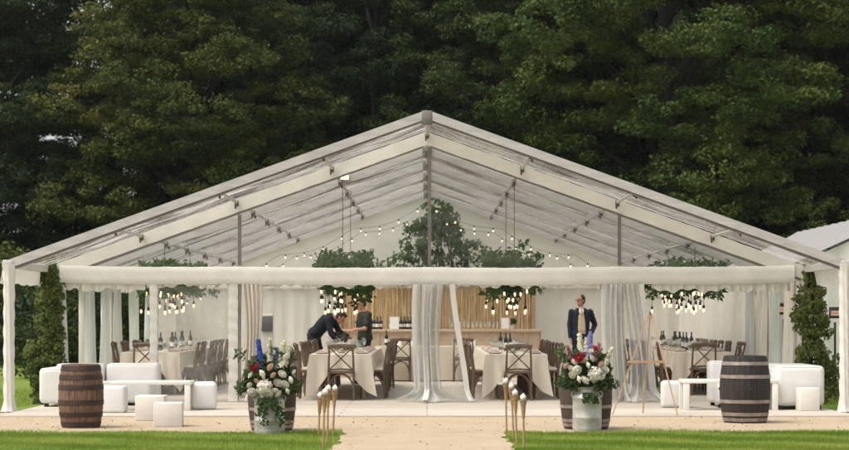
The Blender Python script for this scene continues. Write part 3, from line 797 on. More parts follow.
# ------------------------------------------------------------------ long tables
TZ = .75
def long_table(cx, y0, y1, tname, inner):
    W = .98; L = y1 - y0; ym = (y0 + y1) / 2
    t = thing('trestle_table', f'long trestle table under cream cloth, {tname}', 'table', (cx, ym, FL), 0, 'long dining tables')
    MB().box((0, 0, TZ - FL - .02), (W - .06, L - .06, .035)).build('tabletop', PLY, t, smooth=False)
    for yy in (-L / 2 + .5, L / 2 - .5):
        for sx in (-1, 1): MB().box((sx * .36, yy, (TZ - FL - .04) / 2), (.05, .05, TZ - FL - .045)).build('leg', PLY, t, smooth=False)
    # cloth
    r = random.Random(int(cx * 10)); ph = [r.random() * 6 for _ in range(6)]
    N1, N2 = 40, int(L / .09)
    peri = []      # walk round the table edge
    hw, hl, cr = W / 2 + .008, L / 2 + .008, .03
    for i in range(N1): peri.append((-hw + 2 * hw * i / N1, -hl))
    for i in range(N2): peri.append((hw, -hl + 2 * hl * i / N2))
    for i in range(N1): peri.append((hw - 2 * hw * i / N1, hl))
    for i in range(N2): peri.append((-hw, hl - 2 * hl * i / N2))
    n = len(peri); mb = MB(); rows = 12
    vs = []
    for j in range(rows + 1):
        v = j / rows
        for k, (x, y) in enumerate(peri):
            fx, fy = abs(x) / hw, abs(y) / hl
            dc = math.hypot(hw - abs(x), hl - abs(y))       # distance to the corner
            drop = .25 + .44 * max(0, 1 - dc / .34) ** .8 + .015 * math.sin((x + y) * 9 + ph[0])
            if fx > .99 and fy < .99: drop = max(drop, .232 + .008 * math.sin(y * 7 + ph[1]))
            drop = min(drop, TZ - FL - .012)
            out = .005 + .025 * v + (.030 * math.sin((x * 15 if fy > .99 else y * 9) + ph[2] + v) + .026 * math.sin((x * 33 if fy > .99 else y * 19) + ph[3] - 1.5 * v)) * v ** .7
            ox = oy = 0
            ck = max(0, 1 - dc / .2)
            if fx > .99: ox = math.copysign(1, x)
            if fy > .99: oy = math.copysign(1, y)
            if ck > 0:
                ox = ox or math.copysign(ck, x) * .9; oy = oy or math.copysign(ck, y) * .9
                out += .045 * ck * v
            vs.append((x + ox * out, y + oy * out, TZ - FL + .006 - drop * v - (.004 if j else 0)))
    fs = [(j * n + k, j * n + (k + 1) % n, (j + 1) * n + (k + 1) % n, (j + 1) * n + k) for j in range(rows) for k in range(n)]
    fs = [tuple(reversed(f)) for f in fs]
    fs.append(tuple(range(n)))
    mb.add(vs, fs)
    c = mb.build('tablecloth', CREAM, None, loc=(cx, ym, FL))
    tag(c, f'cream linen tablecloth draped over the {tname}', 'tablecloth', 'cream tablecloths')
    ns = 11; sp = (L - .9) / (ns - 1)
    gp = 'cross back chairs around the long tables'
    chair(cx + r.uniform(-.04, .04), y0 - .12, 0 + r.uniform(-.05, .05), f'brown cross-back chair at the near head of the {tname}', gp)
    for sx, sname in ((-1, 'left'), (1, 'right')):
        for k in range(ns):
            y = y0 + .55 + k * sp
            chair(cx + sx * (W / 2 + .02 + r.uniform(-.05, .06)), y, sx * PI / 2 + r.uniform(-.06, .06),
                  f'{ORD[k]} cross-back chair from the front, {sname} side of the {tname}', gp)
            z = TZ + .010
            gx = cx + sx * .30
            tag(link('wine_glass', GL_ME, None, (gx - sx * r.uniform(.02, .14), y - .16 + r.uniform(-.08, .08), z)), f'clear stemmed wine glass set along the {sname} edge of the {tname}', 'wine glass', 'wine glasses on the long tables')
            if k < 8 and k % 2 == 0:
                tag(link('tumbler', TU_ME, None, (gx - sx * .10, y - .07 + r.uniform(-.03, .03), z)), f'clear water tumbler set along the {sname} edge of the {tname}', 'glass', 'tumblers on the long tables')
            if k < 8:
                p = tag(link('dinner_plate', PL_ME, None, (gx + sx * .03, y, z)), f'white dinner plate set along the {sname} edge of the {tname}', 'plate', 'plates on the long tables')
                q = tag(link('napkin', NP_ME, None, (gx + sx * .03, y, z), (0, 0, r.uniform(-.3, .3) + PI / 2)), f'folded blush napkin on a plate along the {sname} edge of the {tname}', 'napkin', 'napkins on the long tables')
    for k, fy in enumerate((.13, .42, .70)):
        posy(cx + r.uniform(-.05, .05), y0 + L * fy, TZ + .010, f'white flower posy, {ORD[k]} from the front on the {tname}')
    nb = 3 if inner else 9
    for k in range(nb):
        y = y0 + L * (.25 + .07 * k) if not inner else y0 + L * (.22 + .2 * k)
        bottle(cx + r.uniform(-.12, .12), y, TZ + .010, f'dark wine bottle, {ORD[k]} from the front on the {tname}', 'wine bottles on the long tables')
TAB = [(-1.40, 3.75, 10.9, 'inner left table', True), (1.45, 3.75, 10.9, 'inner right table', True),
       (-4.75, 5.7, 12.9, 'far left table', False), (4.75, 5.7, 12.9, 'far right table', False)]
for a in TAB: long_table(*a)
# cross table before the bar
t = thing('trestle_table', 'short cream clothed table crossways in front of the bar', 'table', (.1, 13.4, FL), 0, 'long dining tables')
MB().box((0, 0, .7), (2.3, .7, .035)).build('tabletop', PLY, t, smooth=False)
for sx in (-1, 1):
    for sy in (-1, 1): MB().box((sx * 1.0, sy * .28, .34), (.05, .05, .68)).build('leg', PLY, t, smooth=False)
def ct(u, v):
    a = u * 2 * PI; cx_, cy_ = math.cos(a), math.sin(a); q = max(abs(cx_), abs(cy_))
    k = 1.02 + .04 * v + .02 * v * math.sin(a * 22)
    return (cx_ / q * 1.16 * k, cy_ / q * .36 * k, .725 - .70 * v)
cb = MB().grid(ct, 160, 8); cb.box((0, 0, .722), (2.36, .73, .008))
tag(cb.build('tablecloth', CREAM, None, loc=(.1, 13.4, FL)), 'cream cloth falling to the floor on the table before the bar', 'tablecloth', 'cream tablecloths')
chair(-.55, 12.75, .05, 'cross-back chair left of the central curtain, before the bar', 'chairs before the bar')
chair(.76, 12.75, -.05, 'cross-back chair right of the central curtain, before the bar', 'chairs before the bar')
bottle(-.85, 13.3, .76, 'lone dark wine bottle at the left of the crossways table', 'bottles on the crossways table')
for k, x in enumerate((-.6, -.3, .95)):
    c = MB(); c.box((0, 0, .06), (.12, .012, .12), (-.25, 0, 0))
    tag(c.build('menu_card', PAPER, None, False, loc=(x, 13.3, .758)), ['white menu card right of the lone bottle, crossways table', 'middle white menu card on the crossways table', 'white menu card at the right of the crossways table'][k], 'card', 'menu cards')

# ------------------------------------------------------------------ bar
YBAR = 15.7
bar = thing('bar_counter', 'tan wooden bar counter along the white back wall', 'bar', (.22, YBAR, FL))
bw_ = 4.5
MB().box((0, -.25, .50), (bw_, .04, 1.0)).build('front_panel', PLY, bar, smooth=False)
MB().box((0, 0, 1.035), (bw_ + .12, .66, .06), bev=.008).build('countertop', PLY, bar)
for sx in (-1, 1): MB().box((sx * (bw_ / 2 + .02), .05, .50), (.04, .56, 1.0)).build('end_panel', PLY, bar, smooth=False)
for x in np.linspace(-bw_ / 2 + .3, bw_ / 2 - .3, 7): MB().box((x, -.285, .5), (.05, .03, .98)).build('front_batten', PLY, bar, smooth=False)
rd = thing('reed_screen', 'tan reed screen backdrop in wooden frame behind the bar', 'screen', (.22, 17.35, FL))
r = np.random.RandomState(4); REED = [pmat('reed straw', (.80, .60, .34), (.50, .33, .15), 3, .7, stretch=(6, 1, 1.2)), None][0]
m = MB()
for k in range(230):
    x = -2.14 + 4.28 * k / 229 + r.uniform(-.008, .008)
    m.tube([(x, r.uniform(-.015, .015), .05), (x + r.uniform(-.01, .01), r.uniform(-.02, .02), 1.05), (x + r.uniform(-.02, .02), r.uniform(-.015, .015), 2.02 + r.uniform(-.05, .05))], r.uniform(.007, .012), 5)
m.build('reeds', REED, rd)
MB().box((0, .03, 1.0), (4.36, .02, 1.98)).build('backing', PLY, rd, smooth=False)
for x in (-2.22, 2.22): MB().box((x, -.01, 1.04), (.09, .08, 2.08)).build('frame_post', PINE, rd, smooth=False)
MB().box((0, -.01, 2.1), (4.53, .08, .06)).build('frame_rail', PINE, rd, smooth=False)
# foliage cloud over the bar
fo = thing('foliage_installation', 'tall leafy branch installation rising above the reed screen', 'plant', (.22, 17.3, 2.16))
r = np.random.RandomState(8); C = []
for k in range(260):
    z = 2.0 * r.rand() ** 1.15; hw = (1.85 - .88 * z) * (.75 + .25 * math.sin(z * 6 + k))
    x = (r.rand() * 2 - 1) * max(.12, hw)
    if abs(x) > 1.25 and z > .8: continue
    if z > 1.55 and r.rand() < .5: continue
    C.append((x + .05, r.uniform(-.28, .2), z))
P, N = clump_points(r, np.array(C), np.full(len(C), .13), 18, .9, .3, .7)
k_ = P[:, 2] < (RZ - .357 * np.abs(P[:, 0] + .22)) - 2.16 - .18
N[:, 1] -= .6
link('foliage', leaf_mesh('foliage', P[k_], N[k_], .10, .06, LF_GAR, r), fo)
s_ = MB()
for k in range(12):
    x0 = r.uniform(-.9, .9); s_.tube([(x0, 0, 0), (x0 * .9, r.uniform(-.1, .1), .5), (x0 * .7 + r.uniform(-.1, .1), 0, r.uniform(.9, 1.5))], [.02, .014, .006], 6)
s_.build('branches', BARK, fo)
# bar goods
ZB = FL + 1.066
ri = random.Random(5)
for k in range(17):
    x = px(357 + k * 3.4, YBAR)
    if k in (8, 9): continue
    bottle(x, YBAR + ri.uniform(-.12, .05), ZB, f'dark bottle, number {k + 1} from the left in the bar row', 'row of dark bottles on the bar', True).scale = (1, 1, .85)
for o in [o for o in bpy.data.objects if o.get('group') == 'row of dark bottles on the bar']:
    o['label'] = 'dark wine bottle in the row left of centre on the bar'
mn = MB(); mn.box((0, 0, .14), (.2, .015, .27), (-.15, 0, 0))
tag(mn.build('menu_board', PAPER, None, False, loc=(px(394.5, YBAR), YBAR - .2, ZB)), 'white drinks menu card standing between the bar bottles', 'sign')
MB_FL = MB(); MB_FL.lathe([(.03, 0), (.006, .005), (.006, .05), (.024, .08), (.026, .19)], 10, cap=False)
FL_ME = MB_FL.mesh('glass', glassmat('frosted flute glass', (.85, .86, .85), .5))
for k in range(24):
    tag(link('flute_glass', FL_ME, None, (px(452 + (k % 12) * 4.1, YBAR), YBAR - .15 + .14 * (k // 12), ZB)), 'champagne flute in the double row right of centre on the bar', 'glass', 'champagne flutes on the bar')
sg = MB(); sg.box((0, 0, .13), (.17, .015, .24), (-.15, 0, 0))
tag(sg.build('menu_board', PAPER, None, False, loc=(px(505, YBAR), YBAR - .1, ZB)), 'white card standing left of the potted herb on the bar', 'sign')
pt = thing('potted_herb', 'small green potted herb at the right of the bar', 'plant', (px(513, YBAR), YBAR - .1, ZB))
MB().lathe([(.05, 0), (.07, .11), (.06, .11)], 16).build('pot', ALU, pt)
r = np.random.RandomState(3); d = r.normal(size=(160, 3)); d /= np.linalg.norm(d, axis=1, keepdims=True)
link('leaves', leaf_mesh('leaves', d * .09 * r.rand(160, 1) ** .4 + [0, 0, .16], d + [0, 0, .4], .05, .03, LF_GAR, r), pt)
# cabinet and loudspeaker by the back wall
cb = thing('display_lectern', 'white upright unit with grey screen by the left back wall', 'lectern', (px(267, 13), 13, FL))
MB().box((0, 0, .06), (.42, .34, .12), bev=.01).build('foot', CUBEM, cb)
MB().box((0, .02, .75), (.26, .14, 1.3), bev=.015).build('body', CUBEM, cb)
MB().box((0, -.08, 1.2), (.25, .03, .32), bev=.008).build('screen', pmat('grey screen', (.16, .16, .16), (.12, .12, .12), 3, .3), cb)
sp = thing('loudspeaker', 'black loudspeaker box on the floor near the left back wall', 'loudspeaker', (px(294, 12.3), 12.3, FL))
MB().box((0, 0, .42), (.3, .28, .44), bev=.02).build('cabinet', BLACK, sp)
MB().box((0, 0, .1), (.34, .3, .2), bev=.02).build('stand', BLACK, sp)
MB().lathe([(.001, 0), (.1, .02), (.11, 0)], 20).build('cone', STEEL, sp, loc=(0, -.142, .42)).rotation_euler = (PI / 2, 0, 0)

# ------------------------------------------------------------------ garlands with pendant bulbs
bl = MB(); bl.ball((0, 0, -.036), (.018, .018, .038), 10, 8); BULB_ME = bl.mesh('bulb', BULB)
def socket_mesh(L):
    s_ = MB(); s_.lathe([(.018, 0), (.02, .01), (.02, .055), (.008, .065)], 10); s_.tube([(0, 0, .06), (0, 0, L)], .004, 5); return s_.mesh('socket', BLACK)
SOCK = [socket_mesh(L) for L in (.25, .36, .46, .56)]
def garland(cx, y0, y1, label, seed, nb, hw=.44):
    r = np.random.RandomState(seed); ym = (y0 + y1) / 2; Z = 2.08
    t = thing('bulb_garland', label, 'hanging garland', (cx, ym, Z), 0, 'hanging foliage garlands with pendant bulbs')
    L = (y1 - y0) / 2
    fr = MB()
    for a, b in (((-hw, -L, 0), (hw, -L, 0)), ((hw, -L, 0), (hw, L, 0)), ((hw, L, 0), (-hw, L, 0)), ((-hw, L, 0), (-hw, -L, 0))): fr.tube([a, b], .02, 6)
    for k in range(1, 6): yy = -L + 2 * L * k / 6; fr.tube([(-hw, yy, 0), (hw, yy, 0)], .014, 6)
    fr.build('frame', ALUD, t)
    n = int((150 if abs(cx) < 2 else 105) * (y1 - y0) / 2); C = np.stack([r.uniform(-hw, hw, n), r.uniform(-L, L, n), r.normal(size=n) * (.09 if abs(cx) < 2 else .06) + .07], 1)
    dk = r.rand(n) < .36; C[dk, 2] -= r.rand(dk.sum()) * .36
    up = r.rand(n) < .3; C[up, 2] += r.rand(up.sum()) * (.26 if abs(cx) < 2 else .14)
    P, N = clump_points(r, C, np.full(n, .11), 15, .9, .35, .7)
    link('foliage', leaf_mesh('foliage', P, N, .10, .05, LF_GAR, r), t)
    for k in range(nb):
        x = r.uniform(-hw * .8, hw * .6) - .04; y = -L + 1.5 * L * (k + .5) / nb + r.uniform(-.05, .05)
        q = r.randint(4); Ls = (.25, .36, .46, .56)[q]
        b = link('bulb', BULB_ME, t, (x, y, -Ls - r.uniform(0, .06)))
        link('socket', SOCK[q], b, (0, 0, -.005))
    for sy in (-1, 1):
        tp = roofz(cx) - Z - .1
        MB().tube([(0, sy * L * .7, 0), (0, sy * L * .7, tp)], .006, 5).build('suspension_wire', BLACK, t)
garland(-1.42, 4.3, 9.3, 'leafy bulb garland hanging over the inner left table', 31, 25)
garland(1.47, 4.3, 9.3, 'leafy bulb garland hanging over the inner right table', 32, 25)
garland(-4.6, 5.6, 11.0, 'leafy bulb garland hanging over the far left table', 33, 34)
garland(4.62, 5.0, 10.6, 'leafy bulb garland hanging over the far right table', 34, 34)
# festoon strings slung under the roof
fb = MB(); fb.ball((0, 0, -.022), (.014, .014, .021), 8, 6); FEST_ME = fb.mesh('bulb', FEST)
fs_ = MB(); fs_.lathe([(.014, -.005), (.014, .035)], 8); FS_ME = fs_.mesh('socket', BLACK)
def festoon(Y, x0, x1, drop, nb, label, seed):
    r = random.Random(seed)
    def pos(x):
        t_ = (x % 1.5) / 1.5
        return Vector((x, Y, roofz(x) - drop - .16 * math.sin(PI * t_)))
    t = thing('festoon_string', label, 'string lights', (x0, Y, 0), 0, 'festoon bulb strings')
    o = Vector((x0, Y, 0))
    MB().tube([pos(x0 + (x1 - x0) * k / 90) - o for k in range(91)], .0035, 5).build('cord', BLACK, t)
    for k in range(nb):
        b = link('bulb', FEST_ME, t, pos(x0 + (x1 - x0) * (k + .5) / nb) - o - Vector((0, 0, .04)))
        link('socket', FS_ME, b)
festoon(16.8, -5.6, -.3, .50, 17, 'left festoon string of glowing bulbs along the white back gable', 1)
festoon(16.8, .3, 5.6, .50, 17, 'right festoon string of glowing bulbs along the white back gable', 2)
festoon(12.0, -4.6, 4.6, .62, 24, 'festoon string slung across the middle of the marquee roof', 3)

# ------------------------------------------------------------------ lounge furniture
def rb(mb, x0, x1, y0, y1, z0, z1, bev=.05, seg=4): return mb.box(((x0 + x1) / 2, (y0 + y1) / 2, (z0 + z1) / 2), (x1 - x0, y1 - y0, z1 - z0), bev=bev, seg=seg)
def feet(t, pts):
    for p in pts: MB().box((p[0], p[1], .025), (.06, .06, .05)).build('foot', BLACK, t, smooth=False)
s1 = thing('corner_sofa', 'white low-backed corner sofa left behind the barrel', 'sofa', (-5.8, 1.2, FL))
m = MB(); rb(m, 0, .62, 0, 1.45, .05, .58, .07); m.build('arm_section', SOFA, s1)
m = MB(); rb(m, .05, .80, 1.1, 1.5, .05, .62, .06); m.build('backrest', SOFA, s1)
m = MB(); rb(m, .83, 1.64, 1.1, 1.5, .05, .625, .06); m.build('backrest', SOFA, s1)
m = MB(); rb(m, .63, 1.60, .45, 1.09, .05, .36, .05); m.build('seat', SOFA, s1)
def piping(t, boxes):
    for (x0, x1, y0, y1, z, b) in boxes:
        e = b * .3
        pts = [(x0 + b, y0 + e, z), (x1 - b, y0 + e, z), (x1 - e, y0 + b, z), (x1 - e, y1 - b, z), (x1 - b, y1 - e, z), (x0 + b, y1 - e, z), (x0 + e, y1 - b, z), (x0 + e, y0 + b, z), (x0 + b, y0 + e, z)]
        MB().tube(pts, .007, 6, False).build('piping', PIPE, t)
PIPE = pmat('white piping', (.60, .58, .55), (.55, .53, .5), 5, .5)
piping(s1, [(0, .62, 0, 1.45, .559, .07), (.05, .80, 1.1, 1.5, .603, .06), (.83, 1.64, 1.1, 1.5, .608, .06), (.63, 1.60, .45, 1.09, .345, .05)])
feet(s1, [(.1, .1), (.5, .1), (1.5, .5), (1.5, 1.4)])
s2 = thing('corner_sofa', 'white low-backed corner sofa right behind the dark barrel', 'sofa', (4.15, .3, FL))
m = MB(); rb(m, .92, 1.62, 0, 1.5, .05, .64, .08); m.build('arm_section', SOFA, s2)
m = MB(); rb(m, .12, .90, 1.2, 1.62, .05, .68, .06); m.build('backrest', SOFA, s2)
m = MB(); rb(m, .15, .90, .62, 1.19, .05, .36, .05); m.build('seat', SOFA, s2)
piping(s2, [(.92, 1.62, 0, 1.5, .617, .08), (.12, .90, 1.2, 1.62, .663, .06), (.15, .90, .62, 1.19, .345, .05)])
feet(s2, [(1.0, .08), (1.54, .08), (.2, .7), (.2, 1.5)])
def cube(x0p, x1p, ytop, ybase, name, label, mat=CUBEM, bev=.012, seg=2, rz=0.0, floor=0, group='white cubes and poufs'):
    s = (ybase - 316) / (EYE - floor); Y = F / s - D0
    w_ = (x1p - x0p) / s / (abs(math.cos(rz)) + abs(math.sin(rz))) ; h = (ybase - ytop) / s; X = ((x0p + x1p) / 2 - 427) / s
    t = MB().box((0, 0, h / 2), (w_, w_, h), bev=bev, seg=seg).build(name, mat, None, loc=(X, Y + w_ / 2, floor), angle=50)
    t.rotation_euler = (0, 0, rz)
    return tag(t, label, 'stool', group)
cube(99, 124.5, 386, 413, 'pouf', 'white square pouf right behind the left tan barrel', SOFA, .04, 4, 0, FL)
cube(135, 164, 396, 421, 'cube_stool', 'larger white cube under the left white coffee table', CUBEM, .01, 2, 0)
cube(152, 182, 403, 427, 'cube_stool', 'small cream cube nearest the lawn at the left', CUBEM, .01, 2, .06)
cube(190, 217, 382, 410, 'pouf', 'rounded white pouf right of the left coffee table', SOFA, .07, 5, .12, FL)
cube(661, 693, 381, 408, 'pouf', 'rounded white pouf beneath the end of the right coffee table', SOFA, .06, 5, -.1, FL)
cube(799, 820, 388, 411, 'cube_stool', 'small white cube against the front of the right sofa', CUBEM, .01, 2, .05, FL)
def coffee(x0, x1, y0, y1, zt, label):
    t = thing('coffee_table', label, 'table', ((x0 + x1) / 2, (y0 + y1) / 2, FL), 0, 'white coffee tables')
    w_, d = x1 - x0, y1 - y0; zt -= FL
    MB().box((0, 0, zt - .025), (w_, d, .05), bev=.006).build('tabletop', PAINTW, t)
    for sx in (-1, 1):
        for sy in (-1, 1): MB().box((sx * (w_ / 2 - .045), sy * (d / 2 - .045), (zt - .05) / 2), (.08, .08, zt - .05), bev=.004).build('leg', PAINTW, t)
coffee(px(113, .2), px(192, .2), .0, .6, pz(381, .2), 'white coffee table among cubes at the left')
coffee(px(681, .4), px(775, .4), .1, .7, pz(379.5, .3), 'white coffee table behind the right dark barrel')

# ------------------------------------------------------------------ barrels
def barrel(X, Y, H, R, label, wood, hoop, hoops, hoopw):
    t = thing('wooden_barrel', label, 'barrel', (X, Y, 0), 0, 'oak barrels')
    t.rotation_euler = (0, 0, X)
    def rad(z): u = 2 * z / H - 1; return R * (1 - .17 * abs(u) ** 2.0)
    m = MB(); m.lathe([(rad(0) - .02, .0), (rad(0), .004)] + [(rad(H * k / 24), H * k / 24) for k in range(1, 24)] + [(rad(H), H - .004), (rad(H) - .022, H), (rad(H) - .024, H - .03)], 78, groove=3)
    m.build('staves', wood, t, angle=60)
    m = MB(); m.lathe([(.001, H - .028), (rad(H) - .02, H - .028)], 32, cap=False); m.build('lid', wood, t)
    for fz in hoops:
        z0 = fz * H - hoopw / 2; pr = []
        for k in range(5): z = min(max(z0 + hoopw * k / 4, .002), H - .001); pr.append((rad(z) + .006, z))
        m = MB(); m.lathe([(rad(pr[0][1]) - .002, pr[0][1])] + pr + [(rad(pr[-1][1]) - .002, pr[-1][1])], 48, cap=False); m.build('hoop', hoop, t)
    for k in range(2):
        MB().ball((rad(.5 * H) * math.cos(-1.3 + k * 2), rad(.5 * H) * math.sin(-1.3 + k * 2), H * .5), .02, 8, 6).build('bung', BLACK, t)
def bar_at(xc, ytop, ybase, wpx, *a):
    s = (ybase - 316) / EYE; R = wpx / s / 2; Y = F / s - D0 + R * .8
    barrel(px(xc, Y), Y, (ybase - ytop) / s, R, *a)
bar_at(81, 364.5, 428.5, 45, 'tan weathered barrel with rusty dark hoops at the left', BARW1, HOOPD, (.06, .21, .40, .64, .80, .94), .06)
bar_at(745, 356, 423.5, 51, 'large dark barrel with pale worn hoops at the right', BARW2, HOOPL, (.05, .13, .32, .69, .885), .045)
bar_at(272, 356, 431.5, 49, 'brown barrel behind the left milk churn of flowers', BARW3, HOOPL, (.06, .12, .29, .72, .88), .04)
bar_at(586, 356, 430, 53, 'brown barrel behind the right milk churn of flowers', BARW3, HOOPL, (.06, .12, .31, .70, .88), .04)

# ------------------------------------------------------------------ milk churns
def churn(xc, ytop, ybase, wpx, label):
    s = (ybase - 316) / EYE; Y = F / s - D0 + .02; R = wpx / s / 2; H = (ybase - ytop) / s; X = px(xc, Y)
    t = thing('milk_churn', label, 'milk churn', (X, Y, 0), 0, 'galvanised milk churns')
    m = MB(); m.lathe([(R * .94, 0), (R * .97, .012), (R * .97, .03), (R, .035), (R, H * .3), (R * 1.012, H * .31), (R * 1.012, H * .325), (R, H * .335), (R, H * .745), (R * 1.015, H * .755), (R * 1.01, H * .775), (R * .93, H * .82), (R * .74, H * .87), (R * .64, H * .90), (R * .62, H * .93)], 40)
    m.build('body', CHURN, t, angle=30)
    m = MB(); m.lathe([(R * .62, H * .925), (R * .62, H * .95), (R * .78, H * .985), (R * .8, H), (R * .76, H), (R * .6, H * .96)], 40, cap=False); m.build('rim', CHURN, t)
    for sx in (-1, 1):
        m = MB(); m.tube([(sx * R * .72, 0, H * .875), (sx * R * .98, 0, H * .90), (sx * R * 1.05, 0, H * .84), (sx * R * 1.0, 0, H * .765)], .011, 8); m.build('handle', CHURN, t)
    return X, Y, H, R
c1 = churn(269.5, 391, 434, 30.5, 'galvanised milk churn holding the left flower arrangement')
c2 = churn(587, 387, 431.5, 29, 'galvanised milk churn holding the right flower arrangement')

# ------------------------------------------------------------------ flower arrangements
def bouquet(ch, label, seed, flowers, spikes, trails):
    X, Y, H, R = ch; s = sc(Y); r = np.random.RandomState(seed)
    t = thing('flower_arrangement', label, 'flower arrangement', (X, Y, H), 0, 'churn flower arrangements')
    def loc(x, y, d=0): return Vector(((x - 427) / s - X, d, EYE - (y - 316) / s - H))
    C = []
    for k in range(120):
        a = r.rand() * 2 * PI; q = r.rand() ** .5
        x, z = q * math.cos(a) * .26, .20 + q * math.sin(a) * .20
        C.append((x, r.uniform(-.12, .16) * (1.1 - q), z))
    for k in range(34): C.append((r.choice([-1, 1]) * r.uniform(.12, .36), r.uniform(-.12, .1), r.uniform(.0, .12)))
    for k in range(12): C.append((r.uniform(-.36, .36), r.uniform(-.1, .1), r.uniform(.25, .46)))
    P, N = clump_points(r, np.array(C), np.full(len(C), .065), 18, 1, .4, .8); N[:, 1] -= .5
    link('foliage', leaf_mesh('foliage', P, N, .075, .024, LF_FLO, r), t)
    st = MB()
    for k in range(26):
        x, z = r.uniform(-.3, .3), r.uniform(.1, .42); st.tube([(r.uniform(-.05, .05), 0, -.12), (x * .5, r.uniform(-.05, .05), z * .5), (x, r.uniform(-.1, .05), z)], .005, 5)
    st.build('stems', STEM, t)
    for k, (x, y, kind, sz) in enumerate(flowers):
        p = loc(x, y, -.22 + r.uniform(-.04, .03) + .10 * abs((x - 427) / s - X) / .3)
        me = HYD if kind == 'hydrangea' else ROSE[kind]
        o = link('hydrangea' if kind == 'hydrangea' else kind + '_rose', me, t, p, (1.1 + r.uniform(-.3, .2), r.uniform(-.4, .4), r.uniform(0, 6)))
        o.scale = (sz * 1.1,) * 3
        if kind != 'white': o['label'] = {'hydrangea': 'round white hydrangea head', 'peach': 'soft peach rose', 'crimson': 'deep crimson rose'}[kind]
    for x, yt, yb, mat, nm, tilt, wd in spikes:
        L = (yb - yt) / s
        o = link(nm, spike_mesh(nm, mat, L, wd, seed + int(x)), t, loc(x, yb, -.05), (r.uniform(-.1, .1), tilt, 0))
    for k, (x0, y0, x1, y1) in enumerate(trails):
        a, b = loc(x0, y0, -.22), loc(x1, y1, -R - .06); mid_ = a.lerp(b, .4) + Vector((-.01 if k % 2 else .02, -.03, .03))
        pts = [a, a.lerp(mid_, .6), mid_, mid_.lerp(b, .5) + Vector((.015, 0, 0)), b]
        v = MB().tube(pts, .004, 5).build('trailing_stem', STEM, t)
        q = np.array([[*(Vector(pts[int(u)]).lerp(Vector(pts[min(int(u) + 1, 4)]), u - int(u)))] for u in np.linspace(0, 3.99, 46)])
        q = np.repeat(q, 2, 0) + r.normal(size=(92, 3)) * np.array([.022, .012, .008])
        link('trailing_leaves', leaf_mesh('trailing_leaves', q, r.normal(size=(92, 3)) * .5 + [0, -1, .3], .04, .026, LF_FLO, r), v)
bouquet(c1, 'white rose and blue delphinium arrangement in the left milk churn', 61,
        [(263, 374, 'white', 1), (266, 387, 'hydrangea', 1.05), (279, 383, 'white', 1), (283, 374, 'white', .9), (285, 385, 'white', 1), (276, 391, 'white', .8), (280, 394, 'white', .85), (270, 394, 'white', .8),
         (253, 392, 'white', .95), (252, 375, 'white', .7), (284, 364, 'white', .9), (291, 380, 'white', .8), (288, 391, 'white', .7), (272, 367, 'peach', .85), (257, 381, 'peach', .7), (275, 375, 'peach', .7),
         (255, 368, 'crimson', .8), (259, 365, 'crimson', .65), (251, 385, 'white', .6), (287, 357, 'white', .7), (295, 372, 'white', .6)],
        [(262, 340, 368, B_DEL, 'blue_delphinium', -.12, .042), (280, 341, 368, C_DEL, 'cream_delphinium', .16, .045), (284, 345, 366, C_DEL, 'cream_delphinium', .3, .035),
         (270, 338, 362, C_DEL, 'cream_delphinium', 0, .03), (276, 348, 368, V_DEL, 'violet_delphinium', .1, .022)],
        [(266, 398, 264, 424), (271, 398, 283, 424), (262, 398, 260, 415), (274, 398, 288, 420)])
bouquet(c2, 'white and crimson rose arrangement with pale delphiniums in the right milk churn', 62,
        [(576, 370, 'white', 1), (583, 380, 'white', 1), (577, 379, 'white', .8), (594, 374, 'hydrangea', 1.0), (602, 377, 'white', .9), (590, 358, 'white', .8), (573, 362, 'white', .75), (586, 365, 'white', .7), (604, 370, 'white', .8),
         (571, 375, 'white', .8), (582, 360, 'peach', .7), (566, 366, 'peach', .7), (600, 364, 'peach', .7), (578, 358, 'crimson', 1.0), (593, 348, 'crimson', .8), (581, 355, 'crimson', .7), (589, 351, 'white', .6), (570, 368, 'white', .6)],
        [(581, 334, 362, C_DEL, 'cream_delphinium', -.05, .045), (588, 332, 356, V_DEL, 'violet_delphinium', .1, .045), (585, 338, 360, C_DEL, 'cream_delphinium', .05, .04), (594, 343, 360, PINKM, 'pink_astilbe', .3, .02), (572, 346, 362, PINKM, 'pink_astilbe', -.3, .016), (603, 346, 368, C_DEL, 'cream_delphinium', .4, .025)],
        [(585, 394, 583, 402), (592, 394, 594, 402)])

